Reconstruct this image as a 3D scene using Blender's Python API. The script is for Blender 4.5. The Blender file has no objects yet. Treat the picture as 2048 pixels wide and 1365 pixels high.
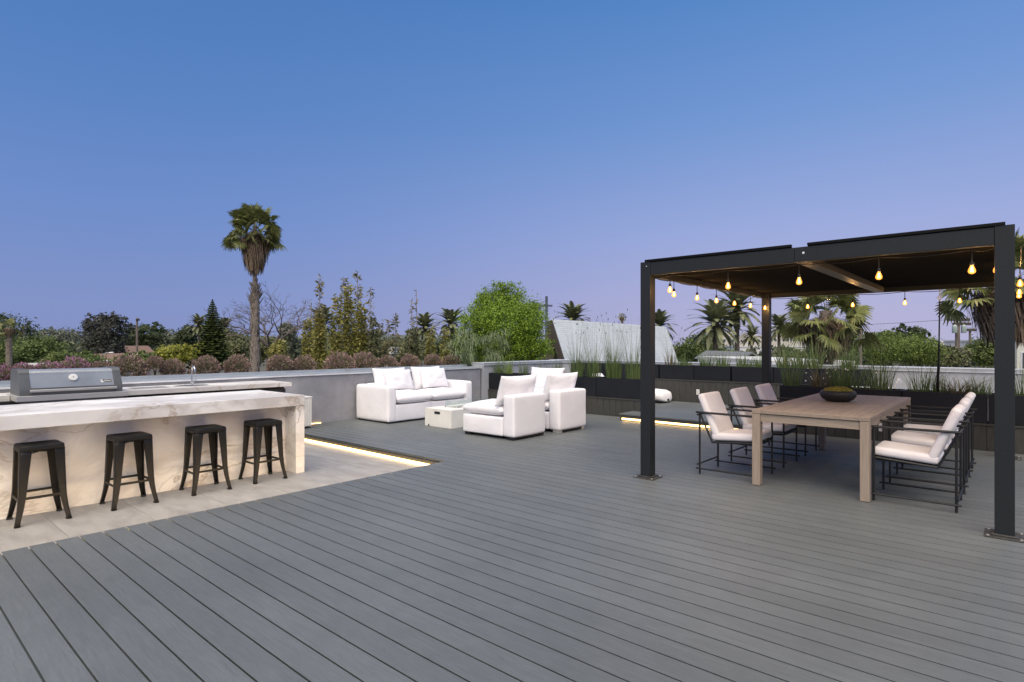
import bpy, bmesh, math, random
from mathutils import Vector, Matrix, noise
from math import radians as R, sin, cos, pi, atan2, sqrt, hypot

S = bpy.context.scene
COL = S.collection
CAMZ = 1.38
TH = R(40.97)
FPX = 1158.5
GZ = -8.0            # street level below the roof terrace

# ------------------------------------------------------------------ helpers
class MB:
    """collects faces that become ONE mesh"""
    def __init__(s): s.v = []; s.f = []; s.m = []
    def add(s, vs, fs, mi=0):
        o = len(s.v); s.v += [tuple(p) for p in vs]
        for f in fs: s.f.append(tuple(i + o for i in f)); s.m.append(mi)
    def box(s, x0, x1, y0, y1, z0, z1, mi=0):
        s.add([(x0,y0,z0),(x1,y0,z0),(x1,y1,z0),(x0,y1,z0),(x0,y0,z1),(x1,y0,z1),(x1,y1,z1),(x0,y1,z1)],
              [(3,2,1,0),(4,5,6,7),(0,1,5,4),(1,2,6,5),(2,3,7,6),(3,0,4,7)], mi)
        return s
    def tube(s, pts, rad, n=8, mi=0, cap=True):
        pts = [Vector(p) for p in pts]
        if not hasattr(rad, '__len__'): rad = [rad] * len(pts)
        o = len(s.v); ref = None
        for i, p in enumerate(pts):
            a = pts[max(i-1, 0)]; b = pts[min(i+1, len(pts)-1)]
            t = (b - a).normalized()
            if ref is None:
                ref = Vector((1,0,0)) if abs(t.x) < .8 else Vector((0,1,0))
            u = (ref - t * ref.dot(t)).normalized(); w = t.cross(u); ref = u
            for k in range(n):
                an = 2*pi*k/n
                s.v.append(tuple(p + (u*cos(an) + w*sin(an)) * rad[i]))
        for i in range(len(pts)-1):
            for k in range(n):
                k2 = (k+1) % n
                s.f.append((o+i*n+k, o+i*n+k2, o+(i+1)*n+k2, o+(i+1)*n+k)); s.m.append(mi)
        if cap:
            s.f.append(tuple(o+k for k in reversed(range(n)))); s.m.append(mi)
            e = o+(len(pts)-1)*n
            s.f.append(tuple(e+k for k in range(n))); s.m.append(mi)
        return s
    def lathe(s, prof, n=24, c=(0,0,0), mi=0):
        o = len(s.v)
        for r, z in prof:
            for k in range(n):
                a = 2*pi*k/n
                s.v.append((c[0]+r*cos(a), c[1]+r*sin(a), c[2]+z))
        for i in range(len(prof)-1):
            for k in range(n):
                k2 = (k+1) % n
                s.f.append((o+i*n+k, o+i*n+k2, o+(i+1)*n+k2, o+(i+1)*n+k)); s.m.append(mi)
        return s
    def prism(s, prof, axis, a0, a1, mi=0):
        """closed outline (2-D) pushed along an axis: 'y' outline is (x,z), 'x' outline is (y,z)"""
        n = len(prof); o = len(s.v)
        for a in (a0, a1):
            for p, q in prof:
                s.v.append((p, a, q) if axis == 'y' else (a, p, q))
        for k in range(n):
            k2 = (k+1) % n
            s.f.append((o+k, o+k2, o+n+k2, o+n+k)); s.m.append(mi)
        s.f.append(tuple(o+k for k in reversed(range(n)))); s.m.append(mi)
        s.f.append(tuple(o+n+k for k in range(n))); s.m.append(mi)
        return s
    def move(s, dx, dy, dz):
        s.v = [(x+dx, y+dy, z+dz) for x, y, z in s.v]; return s

def link(o, parent=None):
    COL.objects.link(o)
    if parent: o.parent = parent
    return o

def build(name, mb, mats, parent=None, bevel=0, seg=2, smooth=False, fix=True):
    me = bpy.data.meshes.new(name)
    me.from_pydata(mb.v, [], mb.f)
    if not isinstance(mats, (list, tuple)): mats = [mats]
    for m in mats: me.materials.append(m)
    if len(mats) > 1: me.polygons.foreach_set('material_index', mb.m)
    if fix:
        bm = bmesh.new(); bm.from_mesh(me)
        bmesh.ops.recalc_face_normals(bm, faces=bm.faces[:]); bm.to_mesh(me); bm.free()
    if smooth or bevel:
        me.polygons.foreach_set('use_smooth', [True]*len(me.polygons))
    o = bpy.data.objects.new(name, me); link(o, parent)
    if bevel:
        b = o.modifiers.new('bevel', 'BEVEL'); b.width = bevel; b.segments = seg
        b.limit_method = 'ANGLE'; b.angle_limit = R(40); b.harden_normals = True
    elif smooth == 'angle':
        me.set_sharp_from_angle(angle=R(35))
    return o

def tag(o, label, cat, group=None, kind=None):
    o['label'] = label; o['category'] = cat
    if group: o['group'] = group
    if kind: o['kind'] = kind
    return o

def thing(name, loc, label, cat, group=None, rz=0, kind=None):
    o = bpy.data.objects.new(name, None); link(o); o.location = loc; o.rotation_euler = (0,0,rz)
    o.empty_display_size = .1
    return tag(o, label, cat, group, kind)

def dup(o, parent=None):
    c = o.copy(); link(c, parent)
    for ch in list(o.children): dup(ch, c)
    return c

def cam_xy(u, d):
    """world x, y of the point seen in picture column u (2048 wide) at camera depth d"""
    xc = (u-1024)*d/FPX
    return (cos(TH)*xc - sin(TH)*d, sin(TH)*xc + cos(TH)*d)
def zat(v, d): return CAMZ + (690-v)*d/FPX

# ------------------------------------------------------------------ materials
def newmat(name):
    m = bpy.data.materials.new(name); m.use_nodes = True
    nt = m.node_tree; nt.nodes.clear()
    out = nt.nodes.new('ShaderNodeOutputMaterial')
    return m, nt, out
def N(nt, t, **kw):
    n = nt.nodes.new('ShaderNode'+t)
    for k, v in kw.items():
        if k.startswith('i_'): n.inputs[k[2:].replace('_', ' ')].default_value = v
        else: setattr(n, k, v)
    return n
def c4(c): return (c[0], c[1], c[2], 1)
def ramp(nt, stops, interp='LINEAR'):
    r = N(nt, 'ValToRGB'); e = r.color_ramp.elements; r.color_ramp.interpolation = interp
    while len(e) < len(stops): e.new(.5)
    for k, (p, c) in enumerate(stops): e[k].position = p; e[k].color = c4(c)
    return r
def coords(nt, stretch=(1,1,1), rnd=False, space='Object'):
    tc = N(nt, 'TexCoord'); mp = N(nt, 'Mapping'); mp.inputs['Scale'].default_value = stretch
    nt.links.new(tc.outputs[space], mp.inputs['Vector'])
    if rnd:
        oi = N(nt, 'ObjectInfo'); ml = N(nt, 'Math', operation='MULTIPLY'); ml.inputs[1].default_value = 37.
        nt.links.new(oi.outputs['Random'], ml.inputs[0]); nt.links.new(ml.outputs[0], mp.inputs['Location'])
    return mp.outputs['Vector']
def mat(name, col, rough=.6, metal=0, var=.08, vs=4, bump=0, bs=60, stretch=(1,1,1), spec=.5, col2=None, dist=0.002, rnd=False, detail=4, rvar=0):
    m, nt, out = newmat(name); L = nt.links.new
    p = N(nt, 'BsdfPrincipled'); L(p.outputs[0], out.inputs[0])
    p.inputs['Roughness'].default_value = rough; p.inputs['Metallic'].default_value = metal
    p.inputs['Specular IOR Level'].default_value = spec
    v = coords(nt, stretch, rnd)
    a = [c*(1-var) for c in col]; b = list(col2) if col2 else [min(1, c*(1+var)) for c in col]
    n = N(nt, 'TexNoise', i_Scale=vs, i_Detail=detail, i_Roughness=.6); L(v, n.inputs['Vector'])
    r = ramp(nt, [(.3, a), (.7, b)]); L(n.outputs['Fac'], r.inputs[0]); L(r.outputs[0], p.inputs['Base Color'])
    if rvar:
        mr = N(nt, 'MapRange'); mr.inputs['To Min'].default_value = rough-rvar; mr.inputs['To Max'].default_value = rough+rvar
        L(n.outputs['Fac'], mr.inputs['Value']); L(mr.outputs[0], p.inputs['Roughness'])
    if bump:
        n2 = N(nt, 'TexNoise', i_Scale=bs, i_Detail=3); L(v, n2.inputs['Vector'])
        bp = N(nt, 'Bump', i_Strength=bump, i_Distance=dist); L(n2.outputs['Fac'], bp.inputs['Height']); L(bp.outputs[0], p.inputs['Normal'])
    return m
def leafmat(name, c1, c2, c3=None, vs=1.2, trans=.25, rough=.55, k=1.75):
    c1,c2=[x*k for x in c1],[x*k for x in c2]; c3=[x*k for x in c3] if c3 else None
    m, nt, out = newmat(name); L = nt.links.new
    v = coords(nt, (1,1,1), True)
    n = N(nt, 'TexNoise', i_Scale=vs, i_Detail=2); L(v, n.inputs['Vector'])
    n2 = N(nt, 'TexWhiteNoise', noise_dimensions='3D')
    g = N(nt, 'NewGeometry')
    mr = N(nt, 'Math', operation='MULTIPLY_ADD'); mr.inputs[1].default_value = .55; 
    L(g.outputs['Random Per Island'], mr.inputs[0])
    ms = N(nt, 'Math', operation='MULTIPLY'); ms.inputs[1].default_value = .55; L(n.outputs['Fac'], ms.inputs[0]); L(ms.outputs[0], mr.inputs[2])
    st = [(.2, c1), (.75, c2)] + ([(.97, c3)] if c3 else [])
    r = ramp(nt, st); L(mr.outputs[0], r.inputs[0])
    p = N(nt, 'BsdfPrincipled', i_Roughness=rough); L(r.outputs[0], p.inputs['Base Color']); p.inputs['Specular IOR Level'].default_value = .3
    t = N(nt, 'BsdfTranslucent'); L(r.outputs[0], t.inputs['Color'])
    mx = N(nt, 'MixShader'); mx.inputs[0].default_value = trans
    L(p.outputs[0], mx.inputs[1]); L(t.outputs[0], mx.inputs[2]); L(mx.outputs[0], out.inputs[0])
    return m
def emit(name, col, s):
    m, nt, out = newmat(name); e = N(nt, 'Emission'); e.inputs[0].default_value = c4(col); e.inputs[1].default_value = s
    nt.links.new(e.outputs[0], out.inputs[0]); return m

def deck_mat():
    m, nt, out = newmat('composite_decking'); L = nt.links.new
    tc = N(nt, 'TexCoord'); sx = N(nt, 'SeparateXYZ'); L(tc.outputs['Object'], sx.inputs[0])
    isl = N(nt, 'NewGeometry')
    # grain: long noise along each board, shifted per board
    mp = N(nt, 'Mapping'); mp.inputs['Scale'].default_value = (5, 75, 75)
    add = N(nt, 'VectorMath', operation='ADD'); mul = N(nt, 'VectorMath', operation='SCALE'); mul.inputs['Scale'].default_value = 50
    L(isl.outputs['Random Per Island'], mul.inputs[0]); L(tc.outputs['Object'], add.inputs[0]); L(mul.outputs[0], add.inputs[1]); L(add.outputs[0], mp.inputs[0])
    g = N(nt, 'TexNoise', i_Scale=1.0, i_Detail=5, i_Roughness=.65, i_Distortion=1.2); L(mp.outputs[0], g.inputs['Vector'])
    big = N(nt, 'TexNoise', i_Scale=.7, i_Detail=3); L(tc.outputs['Object'], big.inputs['Vector'])
    fine = N(nt, 'TexNoise', i_Scale=220, i_Detail=2); L(tc.outputs['Object'], fine.inputs['Vector'])
    r = ramp(nt, [(.25, (.108,.119,.122)), (.75, (.149,.162,.166))]); L(g.outputs['Fac'], r.inputs[0])
    def mulc(a, fac_out, lo, hi):
        mr = N(nt, 'MapRange'); mr.inputs['From Min'].default_value = .25; mr.inputs['From Max'].default_value = .75
        mr.inputs['To Min'].default_value = lo; mr.inputs['To Max'].default_value = hi
        L(fac_out, mr.inputs['Value'])
        vm = N(nt, 'VectorMath', operation='SCALE'); L(a, vm.inputs[0]); L(mr.outputs[0], vm.inputs['Scale']); return vm.outputs[0]
    c = mulc(r.outputs[0], big.outputs['Fac'], .86, 1.13)
    st = N(nt, 'TexNoise', i_Scale=2.3, i_Detail=7, i_Roughness=.7, i_Distortion=1.5); L(tc.outputs['Object'], st.inputs['Vector'])
    c = mulc(c, st.outputs['Fac'], .93, 1.08)
    c = mulc(c, isl.outputs['Random Per Island'], .96, 1.04)
    c = mulc(c, fine.outputs['Fac'], .86, 1.14)
    p = N(nt, 'BsdfPrincipled', i_Roughness=.5); L(c, p.inputs['Base Color']); p.inputs['Specular IOR Level'].default_value = .33
    bp = N(nt, 'Bump', i_Strength=.7, i_Distance=.003); L(g.outputs['Fac'], bp.inputs['Height'])
    bp2 = N(nt, 'Bump', i_Strength=.3, i_Distance=.001); L(fine.outputs['Fac'], bp2.inputs['Height']); L(bp.outputs[0], bp2.inputs['Normal']); L(bp2.outputs[0], p.inputs['Normal'])
    L(p.outputs[0], out.inputs[0]); return m

def marble_mat():
    m, nt, out = newmat('veined_marble'); L = nt.links.new
    tc = N(nt, 'TexCoord'); mp = N(nt, 'Mapping'); mp.inputs['Rotation'].default_value = (R(35), R(20), R(10)); mp.inputs['Scale'].default_value = (1.15, .85, 1.4)
    L(tc.outputs['Object'], mp.inputs[0])
    def vein(sc, dist, w, seed):
        ad = N(nt, 'VectorMath', operation='ADD'); ad.inputs[1].default_value = (seed, seed*2.1, -seed); L(mp.outputs[0], ad.inputs[0])
        n = N(nt, 'TexNoise', i_Scale=sc, i_Detail=6, i_Roughness=.55, i_Distortion=dist); L(ad.outputs[0], n.inputs['Vector'])
        s_ = N(nt, 'Math', operation='SUBTRACT'); s_.inputs[1].default_value = .5; L(n.outputs['Fac'], s_.inputs[0])
        a = N(nt, 'Math', operation='ABSOLUTE'); L(s_.outputs[0], a.inputs[0])
        mr = N(nt, 'MapRange'); mr.inputs['From Min'].default_value = 0; mr.inputs['From Max'].default_value = w
        mr.inputs['To Min'].default_value = 1; mr.inputs['To Max'].default_value = 0; mr.interpolation_type = 'SMOOTHSTEP'
        L(a.outputs[0], mr.inputs['Value']); return mr.outputs[0]
    base = N(nt, 'TexNoise', i_Scale=1.4, i_Detail=4); L(mp.outputs[0], base.inputs['Vector'])
    rb = ramp(nt, [(.3, (.78,.755,.715)), (.6, (.88,.865,.83))]); L(base.outputs['Fac'], rb.inputs[0])
    msk = N(nt, 'TexNoise', i_Scale=.9, i_Detail=2); ad = N(nt, 'VectorMath', operation='ADD'); ad.inputs[1].default_value = (7,3,5); L(mp.outputs[0], ad.inputs[0]); L(ad.outputs[0], msk.inputs['Vector'])
    mm = N(nt, 'MapRange'); mm.inputs['From Min'].default_value = .22; mm.inputs['From Max'].default_value = .55; L(msk.outputs['Fac'], mm.inputs['Value'])
    col = rb.outputs[0]
    for sc, di, w, seed, c, amt in ((.8, .8, .13, 4., (.53,.50,.475), .8), (.85, .7, .016, 1.3, (.42,.35,.28), .75), (1.7, .5, .022, 8.7, (.56,.52,.48), .45)):
        v = vein(sc, di, w, seed)
        f = N(nt, 'Math', operation='MULTIPLY'); f.inputs[1].default_value = amt; L(v, f.inputs[0])
        f2 = N(nt, 'Math', operation='MULTIPLY'); L(f.outputs[0], f2.inputs[0]); L(mm.outputs[0], f2.inputs[1])
        mx = N(nt, 'Mix', data_type='RGBA'); L(f2.outputs[0], mx.inputs[0]); L(col, mx.inputs[6]); mx.inputs[7].default_value = c4(c); col = mx.outputs[2]
    p = N(nt, 'BsdfPrincipled', i_Roughness=.48); p.inputs['Specular IOR Level'].default_value = .28; L(col, p.inputs['Base Color']); L(p.outputs[0], out.inputs[0])
    return m

def tile_mat():
    m, nt, out = newmat('porcelain_floor_tile'); L = nt.links.new
    isl = N(nt, 'NewGeometry'); tc = N(nt, 'TexCoord')
    mul = N(nt, 'VectorMath', operation='SCALE'); mul.inputs['Scale'].default_value = 30; L(isl.outputs['Random Per Island'], mul.inputs[0])
    ad = N(nt, 'VectorMath', operation='ADD'); L(tc.outputs['Object'], ad.inputs[0]); L(mul.outputs[0], ad.inputs[1])
    mp = N(nt, 'Mapping'); mp.inputs['Scale'].default_value = (1, 3.2, 1); L(ad.outputs[0], mp.inputs[0])
    n = N(nt, 'TexNoise', i_Scale=2.2, i_Detail=8, i_Roughness=.62, i_Distortion=.5); L(mp.outputs[0], n.inputs['Vector'])
    r = ramp(nt, [(.3, (.26,.25,.238)), (.55, (.34,.33,.315)), (.75, (.42,.41,.395))]); L(n.outputs['Fac'], r.inputs[0])
    p = N(nt, 'BsdfPrincipled', i_Roughness=.55); L(r.outputs[0], p.inputs['Base Color']); L(p.outputs[0], out.inputs[0]); return m

def wood_mat(name, c1, c2, axis=(30,2.5,30)):
    m, nt, out = newmat(name); L = nt.links.new
    isl = N(nt, 'NewGeometry'); tc = N(nt, 'TexCoord')
    mul = N(nt, 'VectorMath', operation='SCALE'); mul.inputs['Scale'].default_value = 20; L(isl.outputs['Random Per Island'], mul.inputs[0])
    ad = N(nt, 'VectorMath', operation='ADD'); L(tc.outputs['Object'], ad.inputs[0]); L(mul.outputs[0], ad.inputs[1])
    mp = N(nt, 'Mapping'); mp.inputs['Scale'].default_value = axis; L(ad.outputs[0], mp.inputs[0])
    n = N(nt, 'TexNoise', i_Scale=1.5, i_Detail=5, i_Roughness=.65, i_Distortion=.4); L(mp.outputs[0], n.inputs['Vector'])
    r = ramp(nt, [(.3, c1), (.7, c2)]); L(n.outputs['Fac'], r.inputs[0])
    mr = N(nt, 'MapRange'); mr.inputs['To Min'].default_value = .88; mr.inputs['To Max'].default_value = 1.1; L(isl.outputs['Random Per Island'], mr.inputs['Value'])
    vm = N(nt, 'VectorMath', operation='SCALE'); L(r.outputs[0], vm.inputs[0]); L(mr.outputs[0], vm.inputs['Scale'])
    p = N(nt, 'BsdfPrincipled', i_Roughness=.6); L(vm.outputs[0], p.inputs['Base Color'])
    bp = N(nt, 'Bump', i_Strength=.25, i_Distance=.001); L(n.outputs['Fac'], bp.inputs['Height']); L(bp.outputs[0], p.inputs['Normal'])
    L(p.outputs[0], out.inputs[0]); return m

def fabric(name, col):
    m, nt, out = newmat(name); L = nt.links.new
    v = coords(nt, (1,1,1))
    w = N(nt, 'TexNoise', i_Scale=420, i_Detail=1); L(v, w.inputs['Vector'])
    f = N(nt, 'TexNoise', i_Scale=6, i_Detail=3, i_Distortion=.6); L(v, f.inputs['Vector'])
    big = N(nt, 'TexNoise', i_Scale=2.5, i_Detail=3); L(v, big.inputs['Vector'])
    r = ramp(nt, [(.3, [c*.95 for c in col]), (.7, [min(1, c*1.03) for c in col])]); L(big.outputs['Fac'], r.inputs[0])
    p = N(nt, 'BsdfPrincipled', i_Roughness=.9); p.inputs['Specular IOR Level'].default_value = .2
    p.inputs['Sheen Weight'].default_value = .15
    L(r.outputs[0], p.inputs['Base Color'])
    b1 = N(nt, 'Bump', i_Strength=.25, i_Distance=.03); L(f.outputs['Fac'], b1.inputs['Height'])
    b2 = N(nt, 'Bump', i_Strength=.25, i_Distance=.001); L(w.outputs['Fac'], b2.inputs['Height']); L(b1.outputs[0], b2.inputs['Normal']); L(b2.outputs[0], p.inputs['Normal'])
    L(p.outputs[0], out.inputs[0]); return m

def glass_mat(name, tint, fac=.1, rough=.02):
    m, nt, out = newmat(name); L = nt.links.new
    t = N(nt, 'BsdfTransparent'); t.inputs[0].default_value = c4(tint)
    g = N(nt, 'BsdfGlossy', i_Roughness=rough); fr = N(nt, 'LayerWeight', i_Blend=.5); pw_ = N(nt, 'Math', operation='POWER'); pw_.inputs[1].default_value = 4; L(fr.outputs['Facing'], pw_.inputs[0])
    ad = N(nt, 'Math', operation='MULTIPLY_ADD'); ad.inputs[1].default_value = .4; ad.inputs[2].default_value = fac; L(pw_.outputs[0], ad.inputs[0])
    mx = N(nt, 'MixShader'); L(ad.outputs[0], mx.inputs[0]); L(t.outputs[0], mx.inputs[1]); L(g.outputs[0], mx.inputs[2]); L(mx.outputs[0], out.inputs[0]); return m

def bulb_mat():
    m, nt, out = newmat('amber_lit_glass'); L = nt.links.new
    t = N(nt, 'BsdfTransparent'); t.inputs[0].default_value = (1,.85,.6,1)
    e = N(nt, 'Emission'); e.inputs[0].default_value = (1,.36,.055,1); e.inputs[1].default_value = 3.3
    mx = N(nt, 'MixShader'); mx.inputs[0].default_value = .5
    L(t.outputs[0], mx.inputs[1]); L(e.outputs[0], mx.inputs[2]); L(mx.outputs[0], out.inputs[0]); return m

def shingle_mat():
    m, nt, out = newmat('white_roof_shingles'); L = nt.links.new
    v = coords(nt)
    b = N(nt, 'TexBrick'); b.inputs['Scale'].default_value = 1.0; b.inputs['Brick Width'].default_value = .34; b.inputs['Row Height'].default_value = .155
    b.inputs['Mortar Size'].default_value = .014; b.inputs['Color1'].default_value = (.66,.70,.72,1); b.inputs['Color2'].default_value = (.57,.62,.64,1); b.inputs['Mortar'].default_value = (.50,.54,.555,1)
    L(v, b.inputs['Vector'])
    n = N(nt, 'TexNoise', i_Scale=.5, i_Detail=5); L(v, n.inputs['Vector'])
    mr = N(nt, 'MapRange'); mr.inputs['To Min'].default_value = .75; mr.inputs['To Max'].default_value = 1.2; L(n.outputs['Fac'], mr.inputs['Value'])
    vm = N(nt, 'VectorMath', operation='SCALE'); L(b.outputs[0], vm.inputs[0]); L(mr.outputs[0], vm.inputs['Scale'])
    p = N(nt, 'BsdfPrincipled', i_Roughness=.8); L(vm.outputs[0], p.inputs['Base Color']); L(p.outputs[0], out.inputs[0]); return m

def trunk_mat(name, c1, c2, sc=(2,2,9)):
    m, nt, out = newmat(name); L = nt.links.new
    v = coords(nt, sc, True)
    n = N(nt, 'TexNoise', i_Scale=1.6, i_Detail=5, i_Roughness=.7); L(v, n.inputs['Vector'])
    r = ramp(nt, [(.35, c1), (.65, c2)]); L(n.outputs['Fac'], r.inputs[0])
    p = N(nt, 'BsdfPrincipled', i_Roughness=.9); L(r.outputs[0], p.inputs['Base Color'])
    bp = N(nt, 'Bump', i_Strength=.6, i_Distance=.03); L(n.outputs['Fac'], bp.inputs['Height']); L(bp.outputs[0], p.inputs['Normal'])
    L(p.outputs[0], out.inputs[0]); return m

DECK = deck_mat(); MARBLE = marble_mat(); TILE = tile_mat()
STUCCO = mat('grey_plaster', (.285,.285,.305), .75, var=.24, vs=2.2, bump=.25, bs=25, detail=8)
PAINTW = mat('pale_wall_paint', (.37,.385,.42), .7, var=.06, vs=2, bump=.1, bs=60)
ZINC = mat('zinc_coping', (.42,.46,.49), .42, .4, var=.08, vs=3, rvar=.08)
FASCIA = mat('dark_plank', (.050,.050,.045), .7, var=.22, vs=3, stretch=(14,14,2), bump=.2, bs=12, rnd=True)
BLACKM = mat('black_metal', (.016,.016,.017), .42, .0, var=.2, vs=8, bump=.08, bs=250)
STOOLM = mat('gunmetal_sheet', (.0075,.0077,.0080), .5, .0, spec=.3, var=.3, vs=9, bump=.06, bs=120, rvar=.1, rnd=True)
PERG = mat('charcoal_powder_coat', (.0155,.0185,.0205), .5, 0, var=.14, vs=60, bump=.2, bs=500, dist=.0006, spec=.35)
PLANT = mat('black_planter_shell', (.0095,.011,.0145), .55, 0, var=.25, vs=3, bump=.15, bs=200, spec=.35)
SOIL = mat('potting_soil', (.045,.035,.027), .95, var=.5, vs=40, bump=1, bs=90, dist=.01)
WHITEF = fabric('white_upholstery', (.86,.845,.865)); PINKF = fabric('blush_upholstery', (.87,.82,.82))
CONCW = mat('cream_concrete', (.77,.755,.70), .7, var=.06, vs=4, bump=.1, bs=40)
STEEL = mat('brushed_steel', (.60,.58,.54), .42, .55, var=.08, vs=3, stretch=(40,1,40), rvar=.08)
CHROME = mat('chrome', (.72,.73,.75), .12, 1., var=.02)
HOODM = mat('grey_hood_enamel', (.34,.36,.375), .32, .3, var=.14, vs=2.5, detail=6)
CASTM = mat('dark_cast_metal', (.125,.13,.132), .5, .3, var=.1, vs=8)
DARKCAB = mat('dark_cabinet_front', (.028,.029,.031), .45, var=.1)
TEAK = wood_mat('weathered_teak', (.255,.200,.153), (.37,.298,.235))
MOSS = mat('moss', (.12,.115,.012), .95, var=.4, vs=26, col2=(.31,.26,.03), bump=1, bs=70, dist=.012)
BOWL = mat('black_stone_bowl', (.018,.018,.018), .55, var=.3, vs=30, bump=.3, bs=90)
PLASTW = mat('white_plastic', (.72,.72,.70), .4, var=.02)
WHITEP = mat('white_garden_paint', (.78,.78,.76), .5, var=.04)
BLACKP = mat('black_plastic', (.012,.012,.012), .5, var=.1)
LED = emit('warm_led', (1,.62,.22), 9)
FIL = emit('filament', (1,.66,.25), 30)
BULB = bulb_mat(); GLASS = glass_mat('clear_glass', (.96,.985,.975), .03)
GLOBE = glass_mat('unlit_glass', (.9,.9,.9), .1)

# ------------------------------------------------------------------ camera, sky, light
cd = bpy.data.cameras.new('camera'); cam = bpy.data.objects.new('camera', cd); COL.objects.link(cam)
cam.location = (0,0,CAMZ); cam.rotation_euler = (R(90), 0, TH)
cd.sensor_width = 36; cd.lens = FPX/2048*36; cd.shift_y = 7.5/2048; cd.clip_end = 6000; cd.clip_start = .05
S.camera = cam

w = bpy.data.worlds.new('World'); S.world = w; w.use_nodes = True
nt = w.node_tree; nt.nodes.clear(); L = nt.links.new
out = N(nt, 'OutputWorld')
tc = N(nt, 'TexCoord'); sx = N(nt, 'SeparateXYZ'); L(tc.outputs['Generated'], sx.inputs[0])
def skyramp(stops):
    r = ramp(nt, stops); L(sx.outputs['Z'], r.inputs[0]); return r
# dusk sky seen towards the far left (deeper blue) and towards the right (lavender)
left = skyramp([(0,(.235,.285,.535)),(.06,(.22,.29,.57)),(.20,(.155,.265,.59)),(.36,(.098,.225,.535)),(.55,(.065,.18,.475)),(1,(.04,.14,.40))])
right = skyramp([(0,(.465,.45,.65)),(.07,(.43,.44,.69)),(.18,(.33,.405,.715)),(.34,(.178,.318,.655)),(.52,(.085,.235,.57)),(1,(.05,.17,.45))])
az = N(nt, 'VectorMath', operation='DOT_PRODUCT'); L(tc.outputs['Generated'], az.inputs[0])
az.inputs[1].default_value = (cos(TH), sin(TH), 0)     # sideways across the view
mr = N(nt, 'MapRange'); mr.inputs['From Min'].default_value = -.62; mr.inputs['From Max'].default_value = .55; mr.interpolation_type = 'SMOOTHSTEP'
L(az.outputs['Value'], mr.inputs['Value'])
mx = N(nt, 'Mix', data_type='RGBA'); L(mr.outputs[0], mx.inputs[0]); L(left.outputs[0], mx.inputs[6]); L(right.outputs[0], mx.inputs[7])
bg = N(nt, 'Background'); L(mx.outputs[2], bg.inputs[0]); bg.inputs[1].default_value = 1.0
ns = N(nt, 'TexSky'); ns.sky_type = 'NISHITA'; ns.sun_disc = False; ns.sun_elevation = R(2); ns.sun_rotation = R(200); ns.air_density = 1; ns.dust_density = 1
bg2 = N(nt, 'Background'); L(ns.outputs[0], bg2.inputs[0]); bg2.inputs[1].default_value = .004
ad = N(nt, 'AddShader'); L(bg.outputs[0], ad.inputs[0]); L(bg2.outputs[0], ad.inputs[1]); L(ad.outputs[0], out.inputs[0])

sl = bpy.data.lights.new('afterglow', 'SUN'); sun = bpy.data.objects.new('afterglow', sl); COL.objects.link(sun)
sl.energy = 5.0; sl.angle = R(75); sl.color = (1,.87,.68)
# the glow of the set sun: high and from behind the camera
d = Vector((.27, -.46, .85)).normalized()
sun.rotation_euler = d.to_track_quat('Z', 'Y').to_euler()
S.view_settings.view_transform = 'Standard'; S.view_settings.look = 'None'; S.view_settings.exposure = 0; S.view_settings.gamma = 1
S.render.engine = 'CYCLES'; S.cycles.max_bounces = 8; S.cycles.transparent_max_bounces = 16
S.cycles.sample_clamp_indirect = 6; S.cycles.use_denoising = True

# ------------------------------------------------------------------ setting: ground, roof, decks
g = MB(); g.add([(-3000,-3000,GZ),(3000,-3000,GZ),(3000,3000,GZ),(-3000,3000,GZ)], [(0,1,2,3)])
tag(build('ground', g, mat('town_ground', (.075,.08,.05), .95, var=.5, vs=.03, col2=(.13,.12,.09))), 'dark mottled town ground far below the roof terrace', 'ground', kind='structure')
b = MB(); b.box(-10.6, 6, -6, 13.0, GZ, -.16)
tag(build('building', b, mat('building_shell', (.35,.35,.36), .8)), 'plain grey building block that carries the roof terrace', 'building', kind='structure')

PITCH = .1427; Y0 = .8206
b = MB(); rng = random.Random(3)
k = -24
while True:
    y0 = Y0 + k*PITCH + .0045; y1 = y0 + PITCH - .009
    if y0 > 9.72: break
    x = -5.1 if y1 < 4.75 and y0 < 4.6 else -9.245
    xs = [x]
    xx = x + (rng.uniform(4.2, 7.4) if rng.random()<.16 else 20)
    while xx < 4.2: xs.append(xx); xx += 20
    xs.append(6.0)
    for a, e in zip(xs, xs[1:]):
        yb = min(y1, 9.735)
        b.prism([(y0,0),(y0,-.0022),(y0+.009,-.004),(y0+.009,-.02),(y0,-.022),(y0,-.025),(yb,-.025),(yb,-.022),(yb-.009,-.02),(yb-.009,-.004),(yb,-.0022),(yb,0)], 'x', a+.0012, e-.0012)
    k += 1
deck = build('deck', b, DECK)
tag(deck, 'grey composite deck boards running across the roof terrace', 'deck', kind='structure')
b = MB(); b.box(-5.018, 6, -4, 9.73, -.15, -.06); b.box(-9.24, -5.018, 4.66, 9.73, -.15, -.06)
tag(build('deck_base', b, BLACKP), 'black underside showing through the gaps between deck boards', 'deck base', kind='structure')
b = MB(); b.box(-9.24, -5.036, 4.645, 4.658, -.099, -.0262); b.box(-5.034, -5.020, -4, 4.645, -.099, -.0262)
tag(build('deck_edge', b, FASCIA), 'dark board closing the step down to the tiled floor', 'deck edge', kind='structure')
b = MB()
for i in range(-8, 9):
    yy = 1.13 + .592*(i-1)
    x = -5.036
    while x > -9.24:
        x0 = max(x - 1.18, -9.24)
        y1 = min(yy + .592 - .0015, 4.644)
        if y1 > yy + .05: b.box(x0 + .0015, x, yy + .0015, y1, -.13, -.1)
        x -= 1.18
tag(build('tiled_floor', b, TILE, bevel=.001, seg=1), 'sunken floor of large pale grey stone tiles under the bar', 'floor', kind='structure')
b = MB(); b.box(-9.24, -5.02, -4, 4.64, -.15, -.104)
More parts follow.
